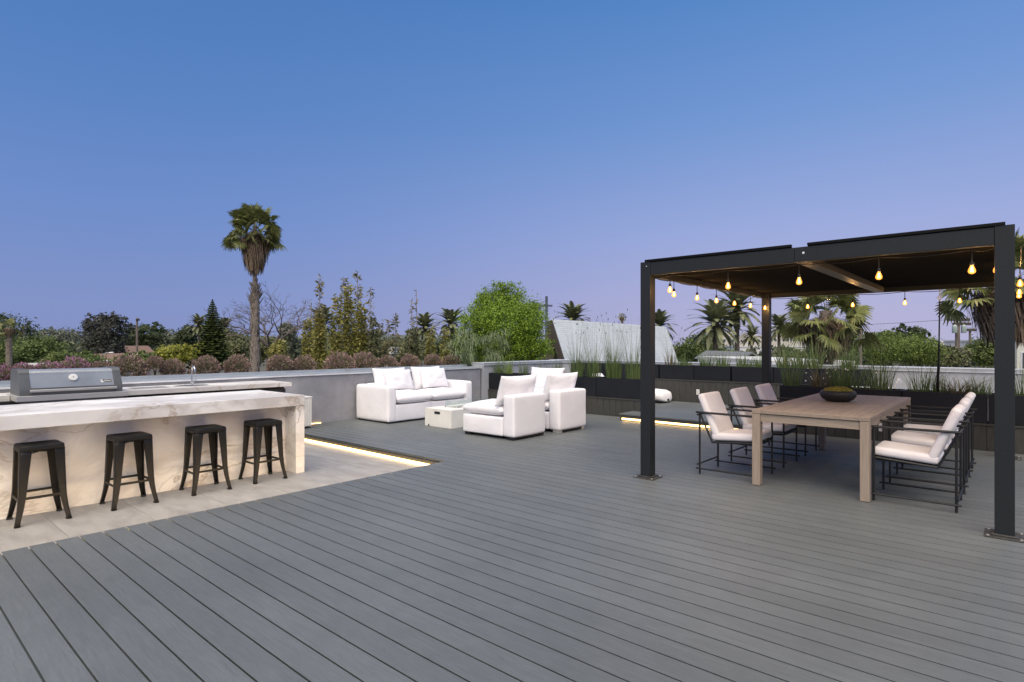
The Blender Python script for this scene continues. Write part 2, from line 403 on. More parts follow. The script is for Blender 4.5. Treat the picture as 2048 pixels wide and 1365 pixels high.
tag(build('floor_bed', b, mat('grout', (.2,.19,.18), .9)), 'grey grout bed under the floor tiles', 'floor bed', kind='structure')

# raised platform in the recess
b = MB(); k = 0
y = 9.25
while y < 12.03:
    b.box(-5.45 if y < 9.73 else -9.1, -2.86, y + .003, min(y + PITCH - .003, 12.04), .105, .13); y += PITCH
tag(build('platform_boards', b, DECK, bevel=.003), 'grey boards of the low raised platform behind the pergola', 'platform', kind='structure')
b = MB(); b.box(-5.44, -2.87, 9.262, 9.29, .052, .1045); b.box(-5.43, -2.88, 9.40, 12.0, .002, .1035); b.box(-5.44,-5.415,9.29,9.733,.002,.1045)
tag(build('platform_base', b, FASCIA), 'dark plank front carrying the low raised platform', 'platform base', kind='structure')

# ------------------------------------------------------------------ light strips
def strip(label, x0,x1,y0,y1,z0,z1,m=None):
    b = MB(); b.box(x0,x1,y0,y1,z0,z1)
    tag(build('light_strip', b, m or LED), label, 'light strip', 'warm light strips under the steps')
strip('glowing warm light strip under the front edge of the raised platform', -5.42,-2.9,9.292,9.312,.018,.048)
strip('glowing warm light strip along the deck step beside the tiled floor', -9.2,-5.3,4.622,4.642,-.096,-.066)
strip('warm light strip under the deck edge that lights the bar front', -5.058,-5.036,-3.4,4.55,-.052,-.030,emit('bright_warm_led',(1,.66,.30),75))
strip('short warm light strip at the foot of the grey wall beside the cream cabinet', -9.238,-9.228,5.12,5.5,.003,.009)

# ------------------------------------------------------------------ walls
wl = thing('garden_wall', (-9.45, 3, 0), 'long grey plastered wall with metal coping behind the white sofa', 'wall')
b = MB(); b.box(-9.55,-9.25,-4,9.54,-.15,.865).move(9.45,-3,0); build('wall', b, STUCCO, wl, bevel=.004)
b = MB(); b.box(-9.72,-9.225,-4,9.57,.866,.876); b.box(-9.238,-9.222,-4,9.572,.842,.866,1); b.box(-9.72,-9.239,9.552,9.572,.842,.866)
b.box(-9.74,-9.70,-4,9.57,.876,.92)
for yy in (-2.2, .2, 5.07, 8.35): b.box(-9.705,-9.2195,yy,yy+.006,.8445,.8785)
b.move(9.45,-3,0); build('coping', b, [ZINC, mat('coping_edge_highlight',(.78,.80,.82),.3,.3)], wl, bevel=.002)  # white highlight along the coping edges is put into the paler metal colour
wp = thing('parapet', (-9.35, 11.1, 0), 'pale side parapet with metal coping behind the left planters', 'parapet wall')
b = MB(); b.box(-9.55,-9.2,9.6,12.62,-.15,.905).move(9.35,-11.1,0); build('wall', b, PAINTW, wp)
b = MB(); b.box(-9.6,-9.18,9.6,12.59,.912,.955); b.box(-9.6,-9.17,9.6,12.59,.9055,.9115,1); b.box(-9.6,-9.175,9.6,12.59,.956,.965,1); b.move(9.35,-11.1,0); build('coping', b, [ZINC,bpy.data.materials['coping_edge_highlight']], wp)
wq = thing('parapet', (-3, 12.8, 0), 'long pale blue-white back parapet with metal coping behind the grass planters', 'parapet wall')
b = MB(); b.box(-9.55,6,12.63,12.95,-.15,.905).move(3,-12.8,0); build('wall', b, PAINTW, wq)
b = MB(); b.box(-9.6,6,12.61,13.0,.915,.965); b.box(-9.6,6,12.60,13.0,.906,.9145,1); b.box(-9.6,6,12.605,13.0,.966,.976,1); b.move(3,-12.8,0); build('coping', b, [ZINC,bpy.data.materials['coping_edge_highlight']], wq)

# plank cladding under the planters
def cladding(label, x0, x1, y, z0, z1, bd=.095, depth=.42, side=None):
    t = thing('plank_bench', ((x0+x1)/2, y, z0), label, 'plank base')
    b = MB(); x = x0; cx = (x0+x1)/2
    while x < x1 - .01:
        e = min(x + bd - .004, x1); b.box(x-cx, e-cx, 0, .018, .002, z1-z0-.022); x += bd
    b.box(x0-cx+.002, x1-cx-.002, .019, depth, .004, z1-z0-.023)
    if side is not None:
        yy = 0
    build('planks', b, FASCIA, t, bevel=.0015, seg=1)
    b = MB(); b.box(x0-cx-.004, x1-cx+.004, -.012, depth+.01, z1-z0-.0215, z1-z0); build('ledge', b, FASCIA, t, bevel=.002)
    return t
cladding('dark plank base under the planters behind the white armchairs', -9.19, -5.25, 9.745, 0, .35, .135)
cladding('tall dark plank base at the back of the raised platform with white socket', -8.55, -1.95, 12.05, .0, .615, .135)
cladding('dark plank base under the planters behind the dining table', -2.84, 2.4, 9.72, 0, .35, .135)
# socket outlets
def outlet(x, y, z, label):
    t = thing('power_socket', (x, y, z), label, 'socket')
    b = MB(); b.box(-.036,.036,-.008,0,-.058,.058); build('cover_plate', b, PLASTW, t, bevel=.003)
    for dz in (-.022,.022):
        b = MB(); b.box(-.017,.017,-.0105,-.008,dz-.014,dz+.014); b.box(-.008,-.005,-.0112,-.0105,dz-.005,dz+.005,1); b.box(.005,.008,-.0112,-.0105,dz-.005,dz+.005,1); build('receptacle', b, [PLASTW, BLACKP], t)
outlet(-5.157, 12.048, .36, 'white wall socket on the tall plank base above the platform')
outlet(-1.44, 9.718, .2, 'white wall socket seen behind the dining table legs')

# planters
def planter(x0, x1, y0, z0, z1, label, group, dep=.38):
    t = thing('planter_box', ((x0+x1)/2, y0+dep/2, z0), label, 'planter', group)
    w2 = (x1-x0)/2 - .006; h = z1-z0; d2 = dep/2; th = .018
    b = MB(); b.box(-w2,w2,-d2,-d2+th,.001,h); b.box(-w2,w2,d2-th,d2,.001,h); b.box(-w2,-w2+th,-d2+th,d2-th,.001,h); b.box(w2-th,w2,-d2+th,d2-th,.001,h)
    b.box(-w2+th,w2-th,-d2+th,d2-th,.001,.02)
    build('box', b, PLANT, t, bevel=.003)
    b = MB(); nx = 14
    vs = []; fs = []
    for i in range(nx+1):
        for j in range(5):
            vs.append((-w2+th + (2*w2-2*th)*i/nx, -d2+th+(2*d2-2*th)*j/4, h-.035+random.Random(i*7+j).uniform(-.012,.012)))
    for i in range(nx):
        for j in range(4): a = i*5+j; fs.append((a,a+5,a+6,a+1))
    b.add(vs, fs); build('soil', b, SOIL, t, smooth=True, fix=False)
ordA = ['leftmost','second from the left','second from the right','rightmost']
for i, x in enumerate((-9.19,-8.3,-7.28,-6.27)):
    x1 = (-8.3,-7.28,-6.27,-5.25)[i]
    planter(x, x1, 9.76, .3505, .732, 'black planter box behind the armchairs, %s of four' % ordA[i], 'planters behind the armchairs')
nC = ['leftmost','second from left','third from left','fourth from left','fourth from right','third from right','second from right','rightmost']
xc = [-8.5,-7.69,-6.88,-6.07,-5.26,-4.445,-3.62,-2.80]
xd = [-7.69,-6.88,-6.09,-5.26,-4.47,-3.62,-2.82,-2.0]
for i in range(8):
    planter(xc[i], xd[i], 12.07, .6155, .925, 'black planter box on the tall plank base, %s of eight' % nC[i], 'planters along the back parapet')
for i, (x, x1, s_) in enumerate(((-2.83,-1.2,'left of the dining bowl behind the table'),(-1.2,-.27,'in the middle behind the right dining chairs'),(-.27,1.3,'seen right of the near pergola post'))):
    planter(x, x1, 9.735, .3505, .735, 'black planter box %s' % s_, 'planters behind the dining table')

# ------------------------------------------------------------------ bar, back counter, grill
t = thing('bar_counter', (-6.8, 1, -.1), 'long white marble bar counter with four stools in front', 'bar counter')
def loc(b): return b.move(6.8, -1, .1)
b = MB(); b.box(-7.37,-6.235,-2.6,3.505,.677,.797); build('worktop', loc(b), MARBLE, t, bevel=.003)
b = MB(); b.box(-7.36,-6.2385,3.398,3.5035,-.0995,.6745); build('end_panel', loc(b), MARBLE, t, bevel=.002)
b = MB(); b.box(-6.52,-6.475,-2.6,3.3965,-.0995,.676); build('front_panel', loc(b), MARBLE, t)
b = MB(); b.box(-7.34,-6.53,-2.6,3.39,-.09,.676); build('carcass', loc(b), DARKCAB, t)

t = thing('back_counter', (-8.88, 1, -.1), 'low white marble back counter with sink along the grey wall', 'counter')
def loc(b): return b.move(8.88, -1, .1)
b = MB(); b.box(-9.243,-8.5,2.335,4.56,.735,.797); b.box(-9.243,-8.74,-3,1.245,.705,.797); b.box(-9.243,-9.03,1.246,2.334,.735,.797)
build('worktop', loc(b), MARBLE, t, bevel=.003)
b = MB()
y = -3
while y < 4.45:
    b.box(-8.6,-8.575,y+.003,min(y+.6,4.5)-.003,-.02,.70); y += .6
build('cabinet_door', loc(b), DARKCAB, t, bevel=.002)
b = MB(); b.box(-9.24,-8.605,-3,4.5,-.095,.704); b.box(-9.2,-8.61,-3,4.49,.704,.734); build('carcass', loc(b), BLACKP, t)
b = MB()
# oval sink rim, sink bowl opening and inset bin lid
def ring(cx, cy, rx, ry, z, wd, h, n=32):
    vs=[]; fs=[]
    for k in range(n):
        a=2*pi*k/n
        for r_, zz in ((1,z),(1,z+h),(1-wd,z+h),(1-wd,z)):
            vs.append((cx+rx*r_*cos(a), cy+ry*r_*sin(a), zz))
    for k in range(n):
        k2=(k+1)%n
        for j in range(3): fs.append((k*4+j,k2*4+j,k2*4+j+1,k*4+j+1))
    b.add(vs,fs)
ring(-8.87,3.24,.17,.23,.7975,.06,.004)
build('sink_rim', loc(b), STEEL, t, smooth='angle')
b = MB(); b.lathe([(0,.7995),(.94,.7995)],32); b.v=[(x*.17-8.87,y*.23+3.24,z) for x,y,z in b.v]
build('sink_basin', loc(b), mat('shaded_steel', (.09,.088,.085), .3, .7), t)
b = MB(); b.box(-9.02,-8.74,2.5,2.92,.798,.801); build('bin_lid', loc(b), mat('satin_steel_plate', (.46,.45,.43), .3, .6), t, bevel=.001)
b = MB()
b.tube([(-9.1,3.33,.797),(-9.1,3.33,.84)],.021,16)
b.tube([(-9.1,3.33,.84)]+[(-9.1,3.33,.84+.17*i/4) for i in range(1,5)]+[(-9.1+.055*(1-cos(a)),3.33+.0*a,1.01+.055*sin(a)) for a in [pi*i/10 for i in range(1,10)]]+[(-8.99,3.33,1.0),(-8.988,3.33,.985)],.0115,12)
b.tube([(-9.1,3.35,.85),(-9.095,3.40,.862)],.007,8)
build('tap', loc(b), CHROME, t, smooth='angle')

t = thing('barbecue_grill', (-8.7, 1.79, .797), 'built-in barbecue grill with grey hood and round thermometer', 'barbecue')
def loc(b): return b.move(8.7, -1.79, -.797)
b = MB(); b.box(-9.02,-8.4,1.25,2.332,.738,.8); build('drip_tray', loc(b), STEEL, t, bevel=.004)
b = MB(); b.box(-8.56,-8.415,1.3,2.28,.55,.735)
build('control_panel', loc(b), CASTM, t, bevel=.004)
for k in range(6):
    b = MB(); y=1.4+k*.155
    b.tube([(-8.415,y,.64),(-8.38,y,.64)],.026,18); build('control_knob', loc(b), STEEL, t, smooth='angle')
def hoodprof(e):
    pts=[(-8.45+e,.801),(-8.447+e,.87+e*.5)]
    for k in range(9):
        a=pi/2*k/8
        pts.append((-8.60+.06*cos(a)+e*cos(a)*.6, 1.03+.058*sin(a)+e*sin(a)))
    for k in range(1,7):
        a=pi/2*k/6
        pts.append((-8.90-.09*sin(a)-e*sin(a)*.5, .99+.098*cos(a)+e*cos(a)))
    pts.append((-8.995-e*.5,.801))
    return pts
b = MB(); b.prism(hoodprof(0),'y',1.385,2.195); hood=build('hood', loc(b), HOODM, t, smooth='angle')
for ya,yb in ((1.285,1.384),(2.196,2.28)):
    b = MB(); b.prism(hoodprof(.012),'y',ya,yb); build('hood_end', loc(b), CASTM, t, bevel=.004)
b = MB(); b.box(-8.4468,-8.438,1.386,2.194,.803,.885); build('hood_band', loc(b), CASTM, t, bevel=.002)
b = MB(); b.box(-8.412,-8.388,1.37,2.21,.838,.868); b.box(-8.44,-8.411,1.40,1.42,.845,.862); b.box(-8.44,-8.411,2.16,2.18,.845,.862); build('handle', loc(b), STEEL, t, bevel=.006)
# thermometer and badge lie on the sloping hood front
sl_ang = math.atan2(.16, .09)
def hoodpt(f): # f 0..1 up the sloped front
    return (-8.447-.093*f, .87+.16*f)
nx_, nz_ = .16/hypot(.16,.093), .093/hypot(.16,.093)
x,z=hoodpt(.72); b=MB(); b.tube([(x,1.79,z),(x+nx_*.018,1.79,z+nz_*.018)],.043,28); o=build('thermometer', loc(b), PLASTW, t, smooth='angle')
b=MB(); b.tube([(x+nx_*.012,1.79,z+nz_*.012),(x+nx_*.0205,1.79,z+nz_*.0205)],.034,28); b.tube([(x+nx_*.02,1.79,z+nz_*.02),(x+nx_*.022,1.79,z+nz_*.022)],.006,10,1); build('dial', loc(b), [mat('dial_face',(.62,.62,.6),.4), BLACKP], o, smooth='angle')
def plate(y0,y1,f0,f1,off,th):
    b=MB(); (xa,za),(xb,zb)=hoodpt(f0),hoodpt(f1)
    vs=[]
    for o_ in (off,off+th):
        for (x,z) in ((xa,za),(xb,zb)):
            for y in (y0,y1): vs.append((x+nx_*o_,y,z+nz_*o_))
    b.add(vs,[(0,1,3,2),(4,6,7,5),(0,4,5,1),(2,3,7,6),(0,2,6,4),(1,5,7,3)]); return b
bd=build('badge', loc(plate(2.06,2.175,.30,.50,.001,.003)), BLACKP, t)
b=MB()
for (a0,a1,f0,f1) in ((2.063,2.088,.31,.40),(2.066,2.078,.40,.48),(2.058,2.060,.29,.51),(2.175,2.177,.29,.51),(2.06,2.175,.285,.30),(2.06,2.175,.50,.512)):
    q=plate(a0,a1,f0,f1,.0035,.002); b.add(q.v,q.f)
for k in range(6):
    q=plate(2.095+k*.012,2.103+k*.012,.37,.43,.0035,.001); b.add(q.v,q.f)
build('emblem', loc(b), PLASTW, bd)
b=MB(); rr=random.Random(8)

t = thing('storage_cabinet', (-9.02,4.9,0), 'small cream slatted cabinet on the deck beyond the bar', 'cabinet')
b=MB(); b.box(-.19,.19,-.19,.19,.03,.50)
build('body', b, CONCW, t, bevel=.004)
b=MB()
for k in range(9): b.box(.1905,.197,-.185+k*.0415,-.185+k*.0415+.037,.04,.49)
build('slatted_front', b, CONCW, t, bevel=.002)
b=MB(); b.box(-.2,.203,-.197,.197,.501,.52); build('lid', b, CONCW, t, bevel=.003)
b=MB(); b.box(-.17,.17,-.17,.17,0,.029); build('plinth', b, BLACKP, t)

# ------------------------------------------------------------------ bar stools
def make_stool():
    t = thing('bar_stool', (0,0,-.1), 'x', 'bar stool', 'black metal stools at the marble bar')
    H=.645; ts=.150; bs=.188
    # seat pan: rounded square with turned-down lip and slightly dished top
    b=MB(); n=40; rings=[]
    def rsq(s_, r_, z_):
        pts=[]
        for k in range(n):
            a=2*pi*k/n+pi/4
            c_,s2=cos(a),sin(a); p_=16
            q=(abs(c_)**p_+abs(s2)**p_)**(-1/p_); pts.append((s_*q*c_, s_*q*s2, z_))
        return pts
    levels=[(ts+.004,H-.045),(ts+.001,H-.012),(ts-.004,H-.003),(ts-.014,H),(ts-.03,H-.002),(ts-.045,H-.009),(ts*.45,H-.012),(.02,H-.012)]
    for s_,z_ in levels: b.v+=rsq(s_,0,z_)
    for i in range(len(levels)-1):
        for k in range(n):
            k2=(k+1)%n; b.f.append((i*n+k,i*n+k2,(i+1)*n+k2,(i+1)*n+k)); b.m.append(0)
    b.f.append(tuple((len(levels)-1)*n+k for k in range(n))); b.m.append(0)
    o=build('seat', b, STOOLM, t, smooth='angle'); so=o.modifiers.new('sheet','SOLIDIFY'); so.thickness=.002; so.offset=-1
    for sx_ in (1,-1):
        for sy_ in (1,-1):
            b=MB(); K=12
            prof=[]
            for i in range(K+1):
                f=i/K; z=H-.030-(H-.030)*f
                c_=ts-.002+(bs-ts-.022)*f + .026*max(0,(f-.55)/.45)**2.0
                w_=.073+(.030-.073)*min(1,f*1.08)
                r_=.018-.006*f
                ring_=[(c_-w_-.004, c_-.010),(c_-w_, c_)]+[(c_-r_+r_*cos(a),c_-r_+r_*sin(a)) for a in [pi/2*(1-j/4) for j in range(5)]]+[(c_,c_-w_),(c_-.010,c_-w_-.004)]
                prof.append([(sx_*x,sy_*y,z) for x,y in ring_])
            m_=len(prof[0])
            for p_ in prof: b.v+=p_
            for i in range(K):
                for j in range(m_-1): b.f.append((i*m_+j,i*m_+j+1,(i+1)*m_+j+1,(i+1)*m_+j)); b.m.append(0)
            leg=build('leg', b, STOOLM, t, smooth='angle'); so=leg.modifiers.new('sheet','SOLIDIFY'); so.thickness=.003; so.offset=0
            c_=bs-.004
            b=MB(); b.box(c_-.036,c_+.002,c_-.036,c_+.002,.0,.016); b.v=[(sx_*x,sy_*y,z) for x,y,z in b.v]
            build('foot_cap', b, BLACKP, leg, bevel=.005)
            b=MB(); b.tube([(sx_*(ts-.006),sy_*(ts-.006),H*.42),(sx_*(ts+.004),sy_*(ts+.004),.10)],.006,6)
            build('stiffener', b, STOOLM, leg, smooth='angle')
    for (a,z) in ((0,.205),(2,.205),(1,.22),(3,.22)):
        b=MB(); b.box(-.158,.158,.154,.160,z-.011,z+.011)
        ca,sa=cos(a*pi/2),sin(a*pi/2); b.v=[(x*ca-y*sa,x*sa+y*ca,zz) for x,y,zz in b.v]
        build('foot_rail', b, STOOLM, t, bevel=.002)
    b=MB(); b.tube([(-.13,-.13,H-.075),(.13,.13,H-.06)],.006,8); b.tube([(-.13,.13,H-.06),(.13,-.13,H-.075)],.006,8); build('brace', b, STOOLM, t, smooth='angle')
    return t
st = make_stool()
names=['black metal bar stool farthest from the sofa, at the left edge of the photo','black metal bar stool second from the left along the bar','black metal bar stool third from the left along the bar','black metal bar stool nearest the end panel of the bar']
for i,(x,y) in enumerate(((-6.262,1.083),(-6.247,1.742),(-6.248,2.418),(-6.272,3.028))):
    o = st if i==0 else dup(st)
    o.location=(x,y,-.1); o['label']=names[i]; o.rotation_euler=(0,0,(0,.015,-.02,.01)[i])

# ------------------------------------------------------------------ upholstered seats
def pillow_mb(wd, ht, th, seed=0, n=26, pinch=.075, wr=.012):
    """loose cushion standing on its edge: width along y, height along z, thickness along x"""
    b=MB(); 
    for side in (1,-1):
        o=len(b.v)
        for i in range(n+1):
            for j in range(n+1):
                u=-1+2*i/n; v=-1+2*j/n
                u=math.copysign(abs(u)**.85,u); v=math.copysign(abs(v)**.85,v)
                y=wd/2*u*(1-pinch*(1-v*v)); z=ht/2*v*(1-pinch*(1-u*u))
                prof=max(0,(1-abs(u)**2.6)*(1-abs(v)**2.6))**.5
                edge=max(abs(u),abs(v))
                nn=noise.noise(Vector((u*2.2+seed,v*2.2,seed*.7+side)))*wr*1.3
                nn+=noise.noise(Vector((u*6+seed*2,v*3.,side+seed)))*wr*(.25+.9*edge*edge)
                nn*= (1-edge**6)
                x=side*(th/2*prof)+nn
                b.v.append((x,y,z+ht/2))
        for i in range(n):
            for j in range(n):
                a=o+i*(n+1)+j; f=(a,a+n+1,a+n+2,a+1)
                b.f.append(f if side==1 else f[::-1]); b.m.append(0)
    return b
def weld(o):
    bm=bmesh.new(); bm.from_mesh(o.data); bmesh.ops.remove_doubles(bm,verts=bm.verts[:],dist=.0006); bmesh.ops.recalc_face_normals(bm,faces=bm.faces[:]); bm.to_mesh(o.data); bm.free()
    return o
def rot_y(b, a):
    b.v=[(x*cos(a)+z*sin(a),y,-x*sin(a)+z*cos(a)) for x,y,z in b.v]; return b
def rot_z(b, a):
    b.v=[(x*cos(a)-y*sin(a),x*sin(a)+y*cos(a),z) for x,y,z in b.v]; return b
def seat_cushion_mb(lx, ly, h, seed=0, n=22):
    """lying seat cushion, plump, soft edges; origin at centre of underside"""
    b=MB()
    for side in (1,-1):
        o=len(b.v)
        for i in range(n+1):
            for j in range(n+1):
                u=-1+2*i/n; v=-1+2*j/n
                u=math.copysign(abs(u)**.8,u); v=math.copysign(abs(v)**.8,v)
                r_=.96-.035*(u*u*v*v)
                x=lx/2*u*(1-.02*(1-v*v)); y=ly/2*v*(1-.02*(1-u*u))
                prof=max(0,(1-abs(u)**5)*(1-abs(v)**5))**.42
                nn=noise.noise(Vector((u*1.6+seed,v*1.6,side*2+seed)))*.014+noise.noise(Vector((u*5+seed,v*5,seed)))*.006
                nn*=prof
                crown=.16*h*(1-u*u)*(1-v*v)
                z=h*.45 + (side*h*.45*prof + (crown+nn if side==1 else 0))
                if side==-1: z=max(z,.0)
                b.v.append((x,y,z))
        for i in range(n):
            for j in range(n):
                a=o+i*(n+1)+j; f=(a,a+n+1,a+n+2,a+1)
                b.f.append(f if side==1 else f[::-1]); b.m.append(0)
    return b
def rbox_mb(lx,ly,lz,r,bulge=(0,0,0),nz=.003,seed=0,n=9):
    """rounded block centred on the origin, faces slightly crowned by bulge (x, y, z)"""
    hs=(lx/2,ly/2,lz/2)
    def ticks(h):
        t_=[-h+r*(1-cos(pi/2*k/4)) for k in range(5)]
        inner=[-(h-r)+2*(h-r)*k/n for k in range(1,n)]
        return t_+inner+[-q for q in reversed(t_)]
    T_=[ticks(h) for h in hs]; b=MB()
    def pt(q):
        c=[max(-(h-r),min(h-r,v)) for v,h in zip(q,hs)]
        d_=Vector([v-e for v,e in zip(q,c)]); 
        p=Vector(c)+(d_.normalized()*r if d_.length>1e-9 else d_)
        f=[1-(p[k]/hs[k])**2 for k in range(3)]; f=[max(0,v) for v in f]
        for k in range(3):
            o1,o2=f[(k+1)%3],f[(k+2)%3]
            p[k]+=math.copysign(bulge[k]*o1*o2,p[k])*abs(p[k]/hs[k])
        w_=noise.noise(p*3.1+Vector((seed,0,seed)))*nz+noise.noise(p*9+Vector((0,seed,0)))*nz*.4
        return p+p.normalized()*w_
    for ax in range(3):
        a1,a2=(ax+1)%3,(ax+2)%3
        for sg in (1,-1):
            o=len(b.v); A,B=T_[a1],T_[a2]
            for u in A:
                for v in B:
                    q=[0,0,0]; q[ax]=sg*hs[ax]; q[a1]=u; q[a2]=v; b.v.append(tuple(pt(q)))
            m_=len(B)
            for x_ in range(len(A)-1):
                for y_ in range(m_-1):
                    a=o+x_*m_+y_; b.f.append((a,a+m_,a+m_+1,a+1)); b.m.append(0)
    return b
def soft(name, parent, x0,x1,y0,y1,z0,z1, r=.035, m=WHITEF, bl=.008):
    b=rbox_mb(x1-x0,y1-y0,z1-z0,r,(bl,bl,bl),.004,seed=x0*7+y1*3); b.move((x0+x1)/2,(y0+y1)/2,(z0+z1)/2)
    return weld(build(name,b,m,parent,smooth=True))

# sofa: back to the grey wall, facing +x
t=thing('sofa',(-8.71,7.22,0),'white two-seat sofa with wide arms against the grey wall','sofa')
soft('base',t,-.47,.485,-1.03,-.022,.03,.315,.02); soft('base',t,-.47,.485,-.018,1.035,.03,.315,.02)
soft('arm',t,-.48,.49,-1.04,-.845,.028,.655,.045); soft('arm',t,-.48,.49,.85,1.045,.028,.655,.045)
soft('backrest',t,-.485,-.27,-.84,.845,.1,.66,.045)
for y in (-.425,.425):
    b=seat_cushion_mb(.80,.83,.21,seed=y*9); b.move(.13,y,.318); weld(build('seat_cushion',b,WHITEF,t,smooth=True))
for y,sd in ((-.50,1.),(.40,2.3)):
    b=rot_y(pillow_mb(.76,.46,.22,sd),R(-13)); b.move(-.10,y,.50); weld(build('back_cushion',b,WHITEF,t,smooth=True))
b=MB(); b.box(-.45,.46,-1.0,1.0,0,.029); build('plinth',b,BLACKP,t)
for (y,sd,lab,rz) in ((6.80,4.1,'white throw pillow on the left seat of the sofa',.05),(7.66,6.2,'white throw pillow on the right seat of the sofa',-.03)):
    o=thing('throw_pillow',(-8.64,y,.535),lab,'pillow','throw pillows on the sofa',rz=rz)
    b=rot_y(pillow_mb(.66,.40,.19,sd),R(-20)); weld(build('cover',b,WHITEF,o,smooth=True))

def armchair(loc, rz, label, seed, silver, back_h, L_=1.05, W_=.745):
    """armless lounge chair facing local -x"""
    t=thing('lounge_chair',loc,label,'armchair','white armless lounge chairs round the fire pit',rz=rz)
    soft('base',t,-L_/2,L_/2-.225,-W_/2,W_/2,.045,.315,.022)
    soft('backrest',t,L_/2-.22,L_/2,-W_/2,W_/2,.044,back_h,.035)
    b=seat_cushion_mb(L_-.20,W_+.02,.20,seed); b.move(-.125,0,.318); weld(build('seat_cushion',b,WHITEF,t,smooth=True))
    b=rot_y(pillow_mb(W_+.10,.47,.22,seed+3),R(16)); b.move(L_/2-.335,0,.475); weld(build('back_cushion',b,WHITEF,t,smooth=True))
    fm=STEEL if silver else BLACKP
    for sx_ in (1,-1):
        for sy_ in (1,-1):
            b=MB(); b.box(-.06,.06,-.045,.045,0,.0445); b.move(sx_*(L_/2-.09),sy_*(W_/2-.065),0); build('foot',b,fm,t,bevel=.002)
    b=MB(); b.box(-L_/2+.03,L_/2-.02,-W_/2+.12,W_/2-.12,.02,.0445); build('underframe',b,BLACKP,t)
    return t
armchair((-5.935,6.648,0),0,'white lounge chair nearest the camera, its back turned, on black feet',1.7,False,.645)
armchair((-5.86,7.648,0),0,'white lounge chair on steel feet, behind the nearest one',5.2,True,.66)
armchair((-7.08,8.93,0),R(90),'white lounge chair at the far end of the fire pit before the planters',8.8,False,.63)

# fire pit
t=thing('fire_pit',(-7.31,7.24,0),'low cream concrete fire pit table with glass wind guard','fire pit')
b=MB(); hx,hy=.33,.72
b.box(-hx,hx,-hy,hy,0,.265); b.box(-hx,-.15,-hy,hy,.2655,.302); b.box(.125,hx,-hy,hy,.2655,.302); b.box(-.15,.125,-hy,-.40,.2655,.302); b.box(-.15,.125,.40,hy,.2655,.302)
build('body',b,CONCW,t,bevel=.004)
b=MB(); b.box(-.148,.123,-.398,.398,.266,.276); build('burner_tray',b,mat('burner',(.16,.13,.12),.6,.2,var=.6,vs=60),t)
b=MB(); 
q=.0775
for x0,x1 in ((-.075,-.015+.065),): 
    b.prism([(x0+.02*(1-cos(a)) if False else 0,0) for a in ()] or [(-.075,.215),(-.085,.225),(-.085,.248),(-.075,.258),(.045,.258),(.055,.248),(.055,.225),(.045,.215)],'y',-hy-.0035,-hy-.0005)
build('handle_slot',b,BLACKP,t)
b=MB(); b.box(-.245,-.215,-hy-.003,-hy-.0005,.0,.03); build('hose_notch',b,BLACKP,t)
b=MB(); 
for x in (-.15,.125): b.box(x-.003,x+.003,-.41,.41,.303,.42)
for y in (-.413,.413): b.box(-.147,.122,y-.003,y+.003,.303,.42)
build('glass_guard',b,GLASS,t)
b=MB()
for x in (-.15,.125):
    for y in (-.40,.40): b.box(x-.008,x+.008,y-.022,y-.002,.302,.327)
build('guard_clip',b,CHROME,t)

# daybed on the platform behind the planters
t=thing('daybed',(-6.55,11.62,.13),'white rounded daybed cushion lying on the raised platform','daybed')
b=MB(); K=14; prof=[]
def capsule(x,wy,hz_): 
    return [(x, wy*math.copysign(abs(cos(a))**.7,cos(a)), .03+hz_*(.5+.5*math.copysign(abs(sin(a))**.7,sin(a)))) for a in [2*pi*k/28 for k in range(28)]]
secs=[(-.85,.02,.05),(-.84,.2,.16),(-.80,.29,.24),(-.7,.31,.255),(.6,.31,.255),(.78,.30,.245),(.86,.27,.215),(.905,.2,.15),(.915,.05,.06)]
for sct in secs: b.v+=capsule(*sct)
for i in range(len(secs)-1):
    for k in range(28): b.f.append((i*28+k,i*28+(k+1)%28,(i+1)*28+(k+1)%28,(i+1)*28+k)); b.m.append(0)
build('mattress',b,WHITEF,t,smooth=True)
b=MB(); b.box(-.8,.82,-.26,.26,0,.045); build('underframe',b,BLACKP,t)
b=rot_y(pillow_mb(.5,.5,.16,3.3),R(-40)); b.move(-.62,0,.20); weld(build('headrest',b,WHITEF,t,smooth=True))

# ------------------------------------------------------------------ dining set
t=thing('dining_table',(-1.457,7.17,0),'large weathered teak dining table with plank top under the pergola','dining table')
b=MB(); hx,hy=.502,1.312; z0,z1=.708,.742
b.box(-hx,-hx+.09,-hy,hy,z0,z1); b.box(hx-.09,hx,-hy,hy,z0,z1)
b.box(-hx+.092,hx-.092,-hy,-hy+.05,z0,z1); b.box(-hx+.092,hx-.092,hy-.05,hy,z0,z1); 
pw=(2*hx-.184)/5
for k in range(5):
    x0=-hx+.092+k*pw
    for a,e in ((-hy+.052,.038),(.042,hy-.052)): b.box(x0+.0018,x0+pw-.0018,a,e,z0,z1)
build('tabletop',b,TEAK,t,bevel=.0025)
b=MB(); b.box(-hx+.06,hx-.06,-hy+.09,hy-.09,.690,.7075); build('under_board',b,BLACKP,t)
b=MB()
b.box(-hx+.078,hx-.078,-hy+.018,-hy+.043,.628,.703); b.box(-hx+.078,hx-.078,hy-.043,hy-.018,.628,.703)
b.box(-hx+.018,-hx+.043,-hy+.078,hy-.078,.628,.703); b.box(hx-.043,hx-.018,-hy+.078,hy-.078,.628,.703); build('apron',b,wood_mat('teak_apron',(.26,.205,.155),(.37,.30,.23),(3,3,40)),t,bevel=.002)
TLEG=wood_mat('teak_leg',(.26,.205,.158),(.37,.30,.235),(40,40,2.5))
